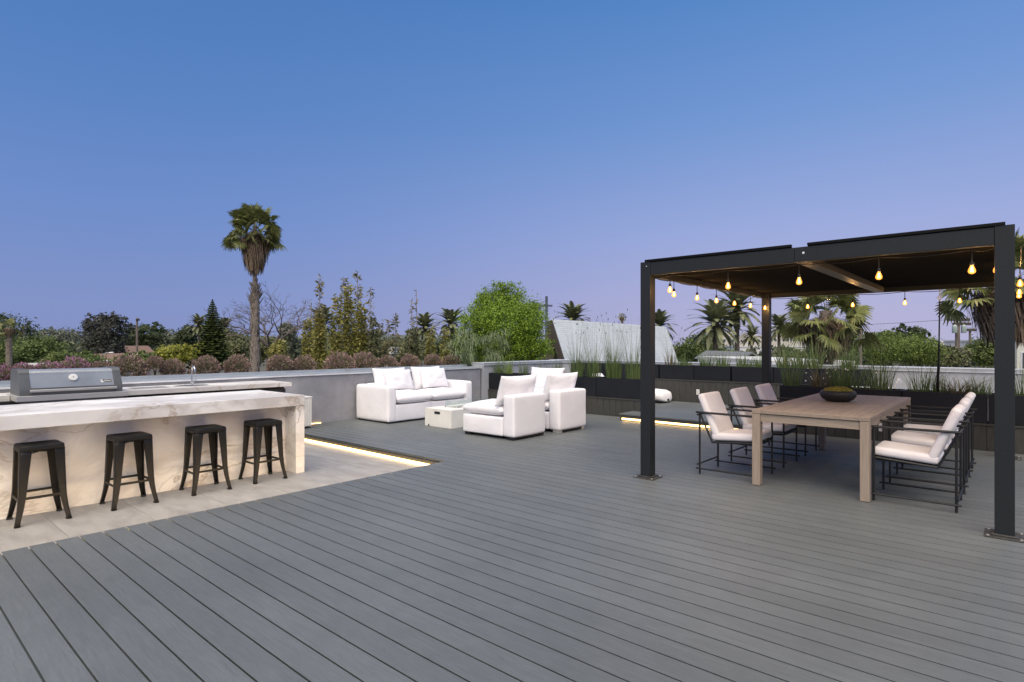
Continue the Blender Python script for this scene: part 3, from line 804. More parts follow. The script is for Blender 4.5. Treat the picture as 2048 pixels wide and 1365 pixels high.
for sx_ in (1,-1):
    for sy_ in (1,-1):
        b=MB(); b.box(-.038,.038,-.038,.038,.004,.705); b.move(sx_*(hx-.040),sy_*(hy-.040),0)
        lg=build('leg',b,TLEG,t,bevel=.004)
        b=MB(); b.box(-.03,.03,-.03,.03,0,.0035); b.move(sx_*(hx-.040),sy_*(hy-.040),0); build('glide',b,BLACKP,lg)

t=thing('moss_bowl',(-1.505,7.33,.742),'round black bowl filled with yellow-green moss on the table','bowl')
b=MB(); b.lathe([(0,.001),(.10,.001),(.135,.006),(.178,.028),(.204,.060),(.210,.084),(.200,.106),(.182,.118),(.170,.116),(.166,.10),(.0,.085)],48); b.v=[(x*.88,y*.88,z*1.06) for x,y,z in b.v]; build('bowl',b,BOWL,t,smooth='angle')
b=MB(); n=44; rr=random.Random(5)
for i in range(13):
    r_=.176*i/12
    for k in range(n):
        a=2*pi*k/n
        z=.112+.044*(1-(i/12)**3.2)+ (noise.noise(Vector((r_*28*cos(a),r_*28*sin(a),2)))*.012+noise.noise(Vector((r_*90*cos(a),r_*90*sin(a),5)))*.006)*(1 if i<12 else 0)
        rad=r_*(1+.04*noise.noise(Vector((cos(a)*3,sin(a)*3,1))))
        b.v.append((rad*cos(a),rad*sin(a),z))
for i in range(12):
    for k in range(n): b.f.append((i*n+k,i*n+(k+1)%n,(i+1)*n+(k+1)%n,(i+1)*n+k)); b.m.append(0)
b.v=[(x*.88,y*.88,z*1.06) for x,y,z in b.v]; build('moss',b,MOSS,t,smooth=True)

def make_chair():
    """faces local +x; footprint .585 x .505"""
    t=thing('dining_chair',(0,0,0),'x','dining chair','dining chairs round the teak table')
    hx,hy=.292,.252; r=.0105
    for sx_ in (1,-1):
        for sy_ in (1,-1):
            b=MB(); b.tube([(sx_*hx,sy_*hy,0),(sx_*hx,sy_*hy,.648)],r,10); build('leg',b,BLACKM,t,smooth='angle')
    for sy_ in (1,-1):
        b=MB(); b.tube([(-hx-.04,sy_*hy,.659),(hx+.035,sy_*hy,.655)],.0115,10); build('armrest',b,BLACKM,t,smooth='angle')
        b=MB(); b.tube([(-hx-.035,sy_*(hy+.012),.062),(hx+.035,sy_*(hy+.012),.062)],.0095,8); build('stretcher',b,BLACKM,t,smooth='angle')
    b=MB(); b.tube([(-hx-.012,-hy-.035,.108),(-hx-.012,hy+.035,.108)],.0095,8); build('stretcher',b,BLACKM,t,smooth='angle')
    b=MB(); b.tube([(-hx-.013,-hy-.03,.635),(-hx-.013,hy+.03,.635)],.0095,8); build('back_rail',b,BLACKM,t,smooth='angle')
    b=MB()
    for sy_ in (1,-1):
        y=sy_*(hy-.022)
        b.tube([(hx-.0,y,.382),(-.165,y,.350)],.0115,8); b.tube([(-.165,y,.350),(-.305,y,.66)],.0105,8)
    b.tube([(hx-.004,-hy,.378),(hx-.004,hy,.378)],.0105,8); b.tube([(-.165,-hy+.02,.349),(-.165,hy-.02,.349)],.0105,8); b.tube([(.06,-hy+.02,.36),(.06,hy-.02,.36)],.009,8)
    b.box(-.16,hx-.01,-hy+.03,hy-.03,.352,.36)
    build('seat_frame',b,BLACKM,t,smooth='angle')
    def pad(name, p0, p1, th, wd, seed, bl):
        dx,dz=p1[0]-p0[0],p1[1]-p0[1]; Ln=hypot(dx,dz); an=atan2(dz,dx)
        b=rbox_mb(Ln,wd,th,.030,(.004,.004,bl),.003,seed)
        cx,cz=(p0[0]+p1[0])/2,(p0[1]+p1[1])/2
        b.v=[(cx+x*cos(an)-z*sin(an), y, cz+x*sin(an)+z*cos(an)) for x,y,z in b.v]
        return weld(build(name,b,PINKF,t,smooth=True))
    a=atan2(.032,.457); o_=.040
    pad('seat_cushion',(-.172-sin(a)*o_,.366+cos(a)*o_),(.305-sin(a)*o_,.398+cos(a)*o_),.078,2*hy-.03,1,.007)
    b_=atan2(.49,-.205)
    pad('back_cushion',(-.150+sin(b_)*o_,.375-cos(b_)*o_),(-.338+sin(b_)*o_,.835-cos(b_)*o_),.074,2*hy-.035,2,.004)
    return t
ch=make_chair()
lab={'L':['blush dining chair on the left of the table, nearest the camera','blush dining chair on the left of the table, middle one','blush dining chair on the left of the table, farthest back'],
     'R':['blush dining chair on the right of the table, nearest the camera','blush dining chair on the right of the table, middle one','blush dining chair on the right of the table, farthest back']}
first=True
for i,y in enumerate((6.242,7.157,8.05)):
    o=ch if first else dup(ch); first=False
    o.location=(-2.252,y,0); o['label']=lab['L'][i]
for i,y in enumerate((6.24,7.11,7.99)):
    o=dup(ch); o.location=(-.655,y,0); o.rotation_euler=(0,0,pi+(.0,.012,-.01)[i]); o['label']=lab['R'][i]

# ------------------------------------------------------------------ pergola with bulbs
X0,X1,YN,YF=-2.945,0.0,5.43,9.36; PW=.112
t=thing('pergola',((X0+X1)/2,(YN+YF)/2,0),'charcoal metal pergola with louvred roof over the dining table','pergola')
ox,oy=(X0+X1)/2,(YN+YF)/2
def loc(b): return b.move(-ox,-oy,0)
for x in (X0,X1-PW):
    for y in (YN,YF-PW):
        b=MB(); b.box(x,x+PW,y,y+PW,.010,2.236); p=build('post',loc(b),PERG,t,bevel=.003)
        b=MB(); cx,cy=x+PW/2,y+PW/2
        b.box(cx-.115,cx+.115,cy-.115,cy+.115,.0005,.0095); b.box(cx-.075,cx+.075,cy-.075,cy+.075,.0096,.022)
        bp_=build('base_plate',loc(b),mat('dusty_plate',(.045,.043,.04),.6,.0,var=.5,vs=20),p,bevel=.005)
        b=MB()
        for dx in (-.092,.092):
            for dy in (-.092,.092): b.tube([(cx+dx,cy+dy,.0095),(cx+dx,cy+dy,.016)],.009,6)
        bo=build('bolt',loc(b),STEEL,p)
xm=-1.455
b=MB(); b.box(X0+PW+.001,xm-.001,YN+.003,YN+.058,2.098,2.228); b.box(xm+.001,X1-PW-.001,YN+.003,YN+.058,2.098,2.228); build('front_beam',loc(b),PERG,t,bevel=.003)
b=MB(); b.box(X0+PW+.001,X1-PW-.001,YF-.058,YF-.003,2.098,2.228); build('rear_beam',loc(b),PERG,t,bevel=.003)
for x in (X0+.003,X1-.058):
    b=MB(); b.box(x,x+.055,YN+PW+.001,YF-PW-.001,2.098,2.228); build('side_beam',loc(b),PERG,t,bevel=.003)
b=MB(); b.box(xm-.005,xm+.105,YN+.060,YF-.060,2.10,2.20); build('middle_beam',loc(b),mat('deck_lit_satin_beam',(.085,.085,.085),.4,.2,var=.08),t,bevel=.003)  # light reflected up from the deck is put into this paler base colour
def louvres(x0,x1):
    b=MB(); y=YN+.075
    while y<YF-.16:
        b.prism([(y,2.160),(y+.004,2.150),(y+.085,2.162),(y+.104,2.172),(y+.104,2.180),(y+.03,2.182),(y,2.178)],'x',x0,x1); y+=.105
    b.box(x0-.02,x1+.02,YN+.012,YF-.012,2.2285,2.236)
    b.box(x0-.02,x1+.02,YN-.006,YN+.03,2.2365,2.258)
    b.box(x0-.02,x1+.02,YF-.03,YF+.006,2.2365,2.258)
    return b
RIB=mat('black_louvre',(.0035,.0035,.0035),.55,var=.2,spec=.2)
build('louvre_roof',loc(louvres(X0+PW-.04,xm-.045)),RIB,t)
build('louvre_roof',loc(louvres(xm+.125,X1-PW+.04)),RIB,t)
b=MB()
for x,z in ((xm+.075,2.175),(X0+.07,2.19)): b.tube([(x,YN+.0035 if x>X0+.2 else YN,z),(x,YN-.003,z)],.010 if x>X0+.2 else .005,12)
build('bolt_cap',loc(b),PLASTW,t)

# festoon: black cord clipped under the beams and hanging amber bulbs
ZC=2.09
cord=[(X1-.04,YN+.09,ZC)]
bul=[]
fx=[-2.656,-2.063,-1.437,-.836,-.243]
for i,x in enumerate(fx): bul.append(('front',i,x,YN+.085,0))
ly=[6.036,6.657,7.248,7.874,8.496,9.138]
for i,y in enumerate(ly): bul.append(('left',i,X0+.085,y,0))
rx=[-2.30,-1.72,-1.11,-.53]
for i,x in enumerate(rx): bul.append(('rear',i,x,YF-.085,0))
ry=[5.60,7.05,8.2,8.75]
for i,y in enumerate(ry): bul.append(('right',i,.035 if i else -.10,y,0))
b=MB()
def sag(p,q,n=6,s_=.018):
    return [(p[0]+(q[0]-p[0])*k/n,p[1]+(q[1]-p[1])*k/n,ZC-s_*4*(k/n)*(1-k/n)) for k in range(n+1)]
def run(pts):
    for p,q in zip(pts,pts[1:]): b.tube(sag(p,q),.0045,6)
run([(X1-.12,YN+.085,ZC)]+[(x,YN+.085,ZC) for x in reversed(fx)]+[(X0+.085,YN+.085,ZC)]+[(X0+.085,y,ZC) for y in ly]+[(X0+.085,YF-.085,ZC)]+[(x,YF-.085,ZC) for x in rx]+[(-.03,YF-.085,ZC)])
run([(.035,YN+.12,ZC)]+[(.035,y,ZC) for y in ry[1:]]+[(.035,YF-.1,ZC)])
for _,_,x,y,_ in bul: b.tube([(x,y,ZC),(x,y,ZC-.088)],.004,6)
tag(build('string_light',b,BLACKP,smooth='angle'),'black festoon cord running under the pergola beams','light cord')
def make_bulb():
    t=thing('hanging_bulb',(0,0,0),'x','light bulb','amber bulbs hanging under the pergola')
    b=MB(); b.lathe([(.0,.0),(.010,0),(.014,-.012),(.017,-.02),(.017,-.05),(.0145,-.052),(0,-.052)],16); build('socket',b,BLACKP,t,smooth='angle')
    b=MB(); b.lathe([(.0135,-.0525),(.015,-.062),(.022,-.082),(.0285,-.105),(.030,-.120),(.027,-.134),(.018,-.145),(.008,-.150),(.0,-.151)],18); build('glass_bulb',b,BULB,t,smooth=True)
    b=MB()
    for k in range(5):
        a=2*pi*k/5; b.tube([(.006*cos(a),.006*sin(a),-.066),(.010*cos(a),.010*sin(a),-.13)],.0018,5)
    build('filament',b,FIL,t)
    return t
bb=make_bulb()
side={'front':'front','left':'left','rear':'rear','right':'right'}
od=['first','second','third','fourth','fifth','sixth']
start={'front':'counted from the left post','left':'counted from the near post','rear':'counted from the left','right':'counted from the near post'}
pl=bpy.data.lights.new('bulb_glow','POINT'); pl.energy=7.5; pl.color=(1,.60,.25); pl.shadow_soft_size=.02
for i,(s_,k,x,y,_) in enumerate(bul):
    o=bb if i==0 else dup(bb)
    o.location=(x,y,ZC-.085); o.rotation_euler=(0,0,i*1.3); o.scale=(.80,.80,.64)
    o['label']='lit amber bulb under the %s pergola beam, %s one %s'%(s_,od[k],start[s_])
    if i==0: bl0=o
for o in [q for q in COL.objects if q.name.startswith('hanging_bulb')]:
    lo=bpy.data.objects.new('bulb_glow',pl); link(lo,o); lo.location=(0,0,-.105)
# the one dead bulb on the rear beam
o=thing('hanging_bulb',(-2.02,YF-.085,ZC-.005),'unlit clear bulb on the rear beam between two lit ones','light bulb')
b=MB(); b.lathe([(.0,.0),(.012,0),(.015,-.03),(0,-.03)],14); build('socket',b,BLACKP,o,smooth='angle')
b=MB(); b.lathe([(.0135,-.0305),(.026,-.075),(.028,-.09),(.02,-.112),(0,-.12)],16); build('glass_bulb',b,GLOBE,o,smooth=True)

# black tie rod from the rear beam into the planter
t=thing('tie_rod',(-.80,9.9,.70),'thin black rod with steel hook between planter and pergola beam','rod')
def rp(f,dx=0): return (.064*f+dx,-.6*f,1.33*f)
b=MB(); b.tube([rp(0,-.006),rp(.16,-.008),rp(.30)],.017,8); b.tube([rp(.30),rp(.52)],.0115,8); b.tube([rp(.52),rp(.94)],.0085,8); build('rod',b,BLACKM,t,smooth='angle')
b=MB()
hx,hy,hz=rp(.967)
b.tube([(hx+.016*cos(a),hy,hz+.034*sin(a)) for a in [2*pi*k/16 for k in range(17)]],.004,6,cap=False); b.tube([(hx,hy,hz+.034),(hx,hy,2.098-.70)],.005,6); build('hook',b,STEEL,t,smooth='angle')

# white garden chair beyond the planters
t=thing('garden_chair',(-1.72,10.9,0),'white slatted garden chair half hidden behind the grass planter','chair')
b=MB()
for y in (-.29,.25): b.box(-.38,.22,y,y+.09,.655,.675)
build('arm',b,WHITEP,t,bevel=.004)
b=MB()
for k in range(5):
    y=-.22+k*.092; tp=.80+.05*(1-abs(k-2)/2)
    b.add([(.16,y,.30),(.18,y,.30),(.18,y+.08,.30),(.16,y+.08,.30),(.33,y,tp),(.35,y,tp),(.35,y+.08,tp),(.33,y+.08,tp)],[(3,2,1,0),(4,5,6,7),(0,1,5,4),(1,2,6,5),(2,3,7,6),(3,0,4,7)])
build('back_slats',b,WHITEP,t,bevel=.003)
b=MB()
for k in range(6): b.box(-.36+k*.09,-.28+k*.09,-.25,.25,.36-k*.01,.38-k*.01)
build('seat',b,WHITEP,t,bevel=.003)
for x in (-.34,.18):
    for y in (-.28,.28):
        b=MB(); b.box(x-.02,x+.02,y-.02,y+.02,0,.654); build('leg',b,WHITEP,t)
# roof deck beyond the dining planters
b=MB(); b.box(-2.85,6,10.13,12.62,-.2,-.02); tag(build('rear_roof',b,mat('roof_felt',(.28,.28,.29),.9)),'plain roof strip between the dining planters and the back parapet','roof',kind='structure')

# ------------------------------------------------------------------ grasses in the planters
REED=leafmat('reed_green',(.035,.060,.018),(.085,.120,.040),(.20,.17,.09),vs=2,trans=.2)
REEDY=leafmat('reed_lime',(.07,.11,.02),(.16,.21,.05),(.25,.22,.10),vs=2,trans=.2)
REEDB=leafmat('reed_bronze',(.035,.035,.015),(.095,.080,.038),(.22,.15,.09),vs=2,trans=.2)
HEAD=mat('dark_seed_head',(.03,.022,.018),.9,var=.4)
PETAL=mat('pale_petal',(.75,.72,.62),.7)
def blade(b,p,dirx,diry,h,lean,droop,w,rng,K=5):
    px,py,pz=p; o=len(b.v); sx_,sy_=-diry,dirx
    tw=rng.uniform(-1,1); wx,wy=(sx_*cos(tw)-dirx*sin(tw)),(sy_*cos(tw)-diry*sin(tw))
    for i in range(K+1):
        f=i/K; r_=lean*h*f+droop*h*f*f*f; z=h*f*(1-.35*droop*f*f)
        ww=w*(1-.85*f**1.5)*.5
        x=px+dirx*r_; y=py+diry*r_
        b.v.append((x-wx*ww,y-wy*ww,pz+z)); b.v.append((x+wx*ww,y+wy*ww,pz+z))
    for i in range(K): b.f.append((o+2*i,o+2*i+1,o+2*i+3,o+2*i+2)); b.m.append(0)
    return (px+dirx*(lean*h+droop*h),py+diry*(lean*h+droop*h),pz+h*(1-.35*droop))
def clump(loc_,h,rad,label,group,m=REED,n=130,lean=.22,droop=.1,w=.009,seed=0,tall=0,heads=0,flowers=0,kind='grass clump'):
    rng=random.Random(seed*17+5)
    t=thing('grass_clump',loc_,label,kind,group)
    b=MB(); hd=MB(); fl=MB()
    for i in range(int(n*.72)):
        a=rng.uniform(0,2*pi); r_=rad*sqrt(rng.random())
        hh=h*rng.uniform(.45,1.0)*(1 if rng.random()<.8 else .6)
        l_=lean*rng.uniform(-.1,1)*(.4+r_/rad*.7)
        tip=blade(b,(r_*cos(a),r_*sin(a)*.7,-.03),cos(a+rng.uniform(-.7,.7)),sin(a+rng.uniform(-.7,.7)),hh,l_,droop*rng.uniform(0,2.6),w*rng.uniform(.7,1.3),rng)
        if flowers and rng.random()<flowers:
            s_=rng.uniform(.008,.015); x,y,z=tip
            fl.add([(x-s_,y,z),(x,y-s_,z),(x+s_,y,z),(x,y+s_,z),(x,y,z+s_),(x,y,z-s_)],[(0,1,4),(1,2,4),(2,3,4),(3,0,4),(1,0,5),(2,1,5),(3,2,5),(0,3,5)])
    for i in range(tall):
        a=rng.uniform(0,2*pi); hh=h*rng.uniform(1.15,1.75)
        tip=blade(b,(rad*.4*cos(a),rad*.4*sin(a),-.03),cos(a),sin(a),hh,rng.uniform(.02,.25),rng.uniform(0,.12),w*.7,rng,7)
        if heads and rng.random()<heads:
            x,y,z=tip; s_=.0055; hd.add([(x-s_,y-s_,z-.03),(x+s_,y-s_,z-.03),(x+s_,y+s_,z-.03),(x-s_,y+s_,z-.03),(x,y,z+.015),(x,y,z-.045)],[(0,1,4),(1,2,4),(2,3,4),(3,0,4),(1,0,5),(2,1,5),(3,2,5),(0,3,5)])
    build('blades',b,m,t,fix=False)
    if hd.f: build('seed_heads',hd,HEAD,t)
    if fl.f: build('flowers',fl,PETAL,t)
    return t
gA='reed clumps in the planters behind the armchairs'
dA=['dark reed clump against the corner of the grey wall','lime green reed clump beside the grey wall corner','short dark reed clump above the nearest armchair pillow','short reed clump above the far armchair','dense reed clump just left of the tall reeds','tall reed clump with feathery stems before the white roof edge','second tall reed clump before the white roof','widest tall reed clump with dark seed heads before the white roof','tall reed clump beside the left pergola post']
xA=[-9.02,-8.74,-8.3,-7.80,-7.38,-6.86,-6.46,-5.98,-5.55]
hA=[.42,.40,.36,.36,.38,.80,.76,.85,.78]
for i in range(9):
    tl=[14,26,8,8,8,22,22,40,26][i]
    clump((xA[i],9.95,.70),hA[i],(.12,.12,.11,.12,.12,.14,.15,.16,.17)[i],dA[i],gA,REEDY if i==1 else REED,n=(170,120,110,110,120,170,170,210,190)[i],lean=(.34,.3,.3,.3,.26,.16,.15,.15,.2)[i],droop=.08,seed=i+1,tall=tl,heads=.3 if i>4 else 0)
gC='reed clumps along the back parapet'
dC=['thin tall reed clump in the back planter beside the left pergola post','low bushy reed clump right of the white roof edge','bushy green reed clump above the seam of two back planters','dark bushy reed clump below the left date palm','low reed clump below the small date palm','reed clump left of the rear pergola post','tall reed clump just right of the rear pergola post','second tall reed clump right of the rear pergola post','reed clump under the left fan palm trunk','last reed clump of the back planters, at the right']
xC=[-5.88,-5.55,-5.06,-4.70,-4.26,-3.98,-3.46,-3.18,-2.92,-2.35]
for i in range(10):
    clump((xC[i],12.26,.89),(.55,.34,.46,.44,.40,.42,.62,.6,.66,.6)[i],.15,dC[i],gC,REED if i else REEDB,n=150 if i else 60,lean=.33 if i else .15,droop=.12,w=.011,seed=20+i,tall=6 if i in(0,6,7,8) else 2,heads=.6 if i==0 else 0)
gB='grass clumps in the planters behind the dining table'
dB=['upright reed clump at the left end of the dining planters','dark grass clump with pale flowers behind the left of the moss bowl','tall loose reed clump with pale flowers behind the moss bowl','wide pale green grass clump before the white garden chair','airy green grass clump right of the moss bowl','spiky reed clump left of the black rod','reed clump hugging the foot of the black rod','bronze arching grass clump right of the black rod','short bright green grass clump beside the right pergola post','reed clump just visible right of the near pergola post']
xB=[-2.70,-2.28,-2.0,-1.80,-1.50,-.98,-.78,-.58,-.36,.10]
hB=[.56,.42,.70,.46,.64,.50,.40,.42,.36,.55]
for i in range(10):
    m=REEDB if i in(1,7) else REED
    clump((xB[i],9.93,.70),hB[i],(.13,.15,.14,.13,.16,.16,.1,.16,.14,.14)[i],dB[i],gB,m,n=(170,190,170,110,190,170,80,230,170,150)[i],lean=(.2,.42,.28,.36,.35,.42,.4,.62,.3,.25)[i],droop=(.08,.2,.12,.15,.12,.1,.1,.35,.15,.1)[i],w=.008,seed=50+i,tall=(10,6,18,0,20,6,0,0,0,8)[i],flowers=(0,.06,.05,0,.01,0,0,.02,0,.02)[i])

# weeping grasses behind the side parapet
for (x,y,z,h,lab,sd) in ((-9.85,9.55,.3,1.38,'tall dark weeping papyrus behind the grey wall corner',1),(-10.3,11.2,.3,1.40,'paler weeping papyrus in front of the round green tree',2)):
    rng=random.Random(sd)
    t=thing('papyrus',(x,y,z),lab,'plant','weeping papyrus beyond the side parapet')
    b=MB(); sb=MB()
    for i in range(15):
        a=rng.uniform(0,2*pi); r_=.16*sqrt(rng.random()); hh=h*rng.uniform(.45,.95); le=rng.uniform(.05,.22)
        x0,y0=r_*cos(a),r_*sin(a); tx,ty=x0+cos(a)*le*hh,y0+sin(a)*le*hh
        sb.tube([(x0,y0,0),((x0+tx)/2,(y0+ty)/2,hh*.55),(tx,ty,hh)],.006,5)
        for j in range(38):
            aa=rng.uniform(0,2*pi); o=len(b.v); Ls=rng.uniform(.18,.36); up=rng.uniform(.0,.16); w_=.0045
            for k in range(5):
                f=k/4; rr_=Ls*.75*f**.8; zz=up*sin(f*pi*.8)*1.6-.42*Ls*f**2.4
                cx,cy=tx+cos(aa)*rr_,ty+sin(aa)*rr_
                b.v.append((cx-sin(aa)*w_*(1-f*.6),cy+cos(aa)*w_*(1-f*.6),hh+zz)); b.v.append((cx+sin(aa)*w_*(1-f*.6),cy-cos(aa)*w_*(1-f*.6),hh+zz))
            for k in range(4): b.f.append((o+2*k,o+2*k+1,o+2*k+3,o+2*k+2)); b.m.append(0)
    build('stems',sb,REED,t); build('tufts',b,leafmat('papyrus_green',(.065,.09,.045),(.17,.20,.11),vs=2,trans=.15),t,fix=False)

# ------------------------------------------------------------------ rounded pink shrubs behind the grey wall
SHRUB=leafmat('shrub_leaf',(.050,.062,.026),(.165,.140,.090),(.36,.24,.225),vs=2.5,trans=.15,rough=.7)
SHRUBP=leafmat('shrub_pink_bloom',(.055,.062,.028),(.19,.13,.10),(.46,.26,.36),vs=2.5,trans=.15,rough=.7)
def shrub_mesh(seed,n,r0,r1,l0,l1,wf,cut=-.2):
    rng=random.Random(seed); b=MB(); i=0
    while i<n:
        u=rng.uniform(-.6,1); a=rng.uniform(0,2*pi); s_=sqrt(1-u*u)
        d_=Vector((s_*cos(a),s_*sin(a),u))
        if noise.noise(d_*4.5+Vector((seed,seed,0)))<cut: 
            i+=.35; continue
        i+=1
        lump=1+.16*noise.noise(d_*2.6+Vector((seed%5,0,0)))+.13*noise.noise(d_*6+Vector((0,seed%5,0)))
        p=d_*(lump*rng.uniform(r0,r1)); p.z*=.95
        t_=(d_*1.0+Vector((rng.gauss(0,.35),rng.gauss(0,.35),rng.gauss(0,.3)+.4))).normalized()
        s1=t_.cross(Vector((rng.gauss(0,1),rng.gauss(0,1),rng.gauss(0,1)))).normalized()
        L_=rng.uniform(l0,l1); W_=L_*wf
        b.add([p-s1*W_*.4,p+t_*L_*.5-s1*W_,p+t_*L_,p+t_*L_*.5+s1*W_],[(0,1,2,3)])
    return b
BARK=trunk_mat('bark',(.06,.048,.036),(.15,.125,.10)); TWIG=trunk_mat('twig',(.10,.07,.05),(.2,.15,.11))
def leafmesh(name,b,m):
    me=bpy.data.meshes.new(name); me.from_pydata(b.v,[],b.f); me.materials.append(m); return me
BLOOM=leafmat('faded_pink_bloom',(.16,.105,.085),(.30,.205,.18),(.42,.31,.29),vs=2,trans=.15,rough=.8,k=1.25)
BLOOMP=leafmat('purple_pink_bloom',(.20,.10,.12),(.36,.19,.27),(.52,.32,.52),vs=2,trans=.15,rough=.8,k=1.25)
shr=[leafmesh('leaves',shrub_mesh(sd,1900,.35,.88,.11,.22,.2),SHRUB) for sd in (1,2,3)]
blm=[leafmesh('blooms',shrub_mesh(sd+10,1500,.74,.93,.10,.20,.26,-.05),BLOOM) for sd in (1,2,3)]
me2=[leafmesh('blooms',shrub_mesh(sd+20,1300,.74,.95,.09,.18,.28,.0),BLOOMP) for sd in (1,2)]
stm=MB()
for k in range(7):
    a=k*.9; stm.tube([(.05*cos(a),.05*sin(a),-1.4),(.1*cos(a),.1*sin(a),-.8),(.45*cos(a),.45*sin(a),.1)],[.03,.025,.012],5)
stme=bpy.data.meshes.new('stems'); stme.from_pydata(stm.v,[],stm.f); stme.materials.append(TWIG)
SH=[(258,36,709,'rounded pink-brown shrub just right of the barbecue hood',0),(310,20,712,'upright pink shrub second to the right of the barbecue hood',1),(345,25,718,'low rounded shrub left of the tap',0),(411,30,713,'straw-coloured rounded shrub right of the tap',0),(474,27,710,'pink rounded shrub left of the tall palm trunk',1),(560,28,709,'rounded shrub just right of the tall palm trunk',0),(608,27,711,'second rounded shrub right of the tall palm trunk',0),(680,36,708,'wide mauve shrub, its left neighbour at a gap, above the left end of the sofa',0),(727,31,706,'mauve shrub with high shoots above the left sofa pillow',0),(775,23,711,'small round shrub above the middle of the sofa',0),(820,24,710,'round shrub above the right sofa pillow',0),(866,20,709,'round straw shrub second from the end of the grey wall',0),(902,20,708,'last round shrub at the right end of the grey wall',0),
    (150,32,716,'brown-pink shrub behind the middle of the barbecue hood',1),(95,34,722,'purple flowering shrub behind the left of the barbecue hood',1),(48,32,726,'bright purple flowering shrub left of the barbecue hood',1),(8,34,732,'flowering shrub at the left edge of the photo',1),(205,28,722,'greenish brown shrub behind the right of the barbecue hood',0)]
def ray_x(u,x):
    a,b_=cam_xy(u,1.0); return b_*x/a, x/a
rng=random.Random(4)
for i,(u,rp,vt,lab,pk) in enumerate(SH):
    xx=-10.0; y,d=ray_x(u,xx); r_=rp*.92*d/FPX; zt=zat(vt,d); cz=zt-r_*.95
    t=thing('flowering_shrub',(xx,y,cz),lab,'shrub','shrubs behind the grey wall',rz=rng.uniform(0,6)); t.scale=(r_,r_,r_*rng.uniform(.95,1.1))
    o=bpy.data.objects.new('leaves',shr[i%3]); link(o,t)
    o=bpy.data.objects.new('blooms',(me2[i%2] if pk and u<200 else blm[(i*2)%3])); link(o,t)
    o=bpy.data.objects.new('stems',stme); link(o,t)
b=MB(); b.box(-10.6,-9.745,-4,12.6,-.16,.62); tag(build('planting_bed',b,SOIL),'dark soil bed behind the grey wall','soil',kind='structure')

# ------------------------------------------------------------------ trees and palms beyond the roof
def leaf_cloud(b,blobs,n,size,rng,spread=.30,flat=.5,up=.3,shell=.55):
    """clusters of leaf-sized diamonds spread through ellipsoids (cx,cy,cz,rx,ry,rz)"""
    vol=[p[3]*p[4]*p[5] for p in blobs]; tot=sum(vol)
    per=26; K=max(8,int(n/per))
    for k in range(K):
        r_=rng.random()*tot; i=0
        while r_>vol[i] and i<len(vol)-1: r_-=vol[i]; i+=1
        cx,cy,cz,rx,ry,rz=blobs[i]
        d_=Vector((rng.gauss(0,1),rng.gauss(0,1),rng.gauss(0,1))).normalized()
        f=(shell+(1-shell)*rng.random()**.7)*(1+.22*noise.noise(d_*2.3+Vector((cx,cy,cz))))
        c=Vector((cx+d_.x*rx*f,cy+d_.y*ry*f,cz+d_.z*rz*f)); cs=spread*min(rx,ry,rz)*rng.uniform(.6,1.3)
        for j in range(per):
            p=c+Vector((rng.gauss(0,cs*.55),rng.gauss(0,cs*.55),rng.gauss(0,cs*.42)))
            nrm=(d_*.8+Vector((rng.gauss(0,.6),rng.gauss(0,.6),rng.gauss(0,.6)+up))).normalized()
            t_=nrm.cross(Vector((rng.gauss(0,1),rng.gauss(0,1),rng.gauss(0,1)))).normalized(); s1=nrm.cross(t_)
            L_=size*rng.uniform(.6,1.4); W_=L_*flat*.5
            b.add([p-t_*L_*.5,p-s1*W_,p+t_*L_*.5,p+s1*W_],[(0,1,2,3)])
LM={}
def lm(key):
    P_={'dark':((.016,.026,.012),(.055,.070,.030),None),'purple':((.016,.019,.016),(.052,.052,.042),None),'mid':((.028,.045,.014),(.090,.120,.034),(.13,.14,.05)),
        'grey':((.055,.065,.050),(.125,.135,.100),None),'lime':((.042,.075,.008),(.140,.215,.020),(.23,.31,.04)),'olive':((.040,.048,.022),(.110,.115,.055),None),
        'gold':((.062,.070,.018),(.185,.175,.050),(.29,.24,.08)),'yellowgreen':((.07,.085,.012),(.20,.20,.035),None),'bamboo':((.055,.06,.03),(.165,.150,.080),(.27,.22,.13)),'bush':((.030,.050,.012),(.105,.145,.030),(.17,.19,.05))}
    if key not in LM: LM[key]=leafmat(key+'_leaves',*P_[key],vs=.5,trans=.25)
    return LM[key]
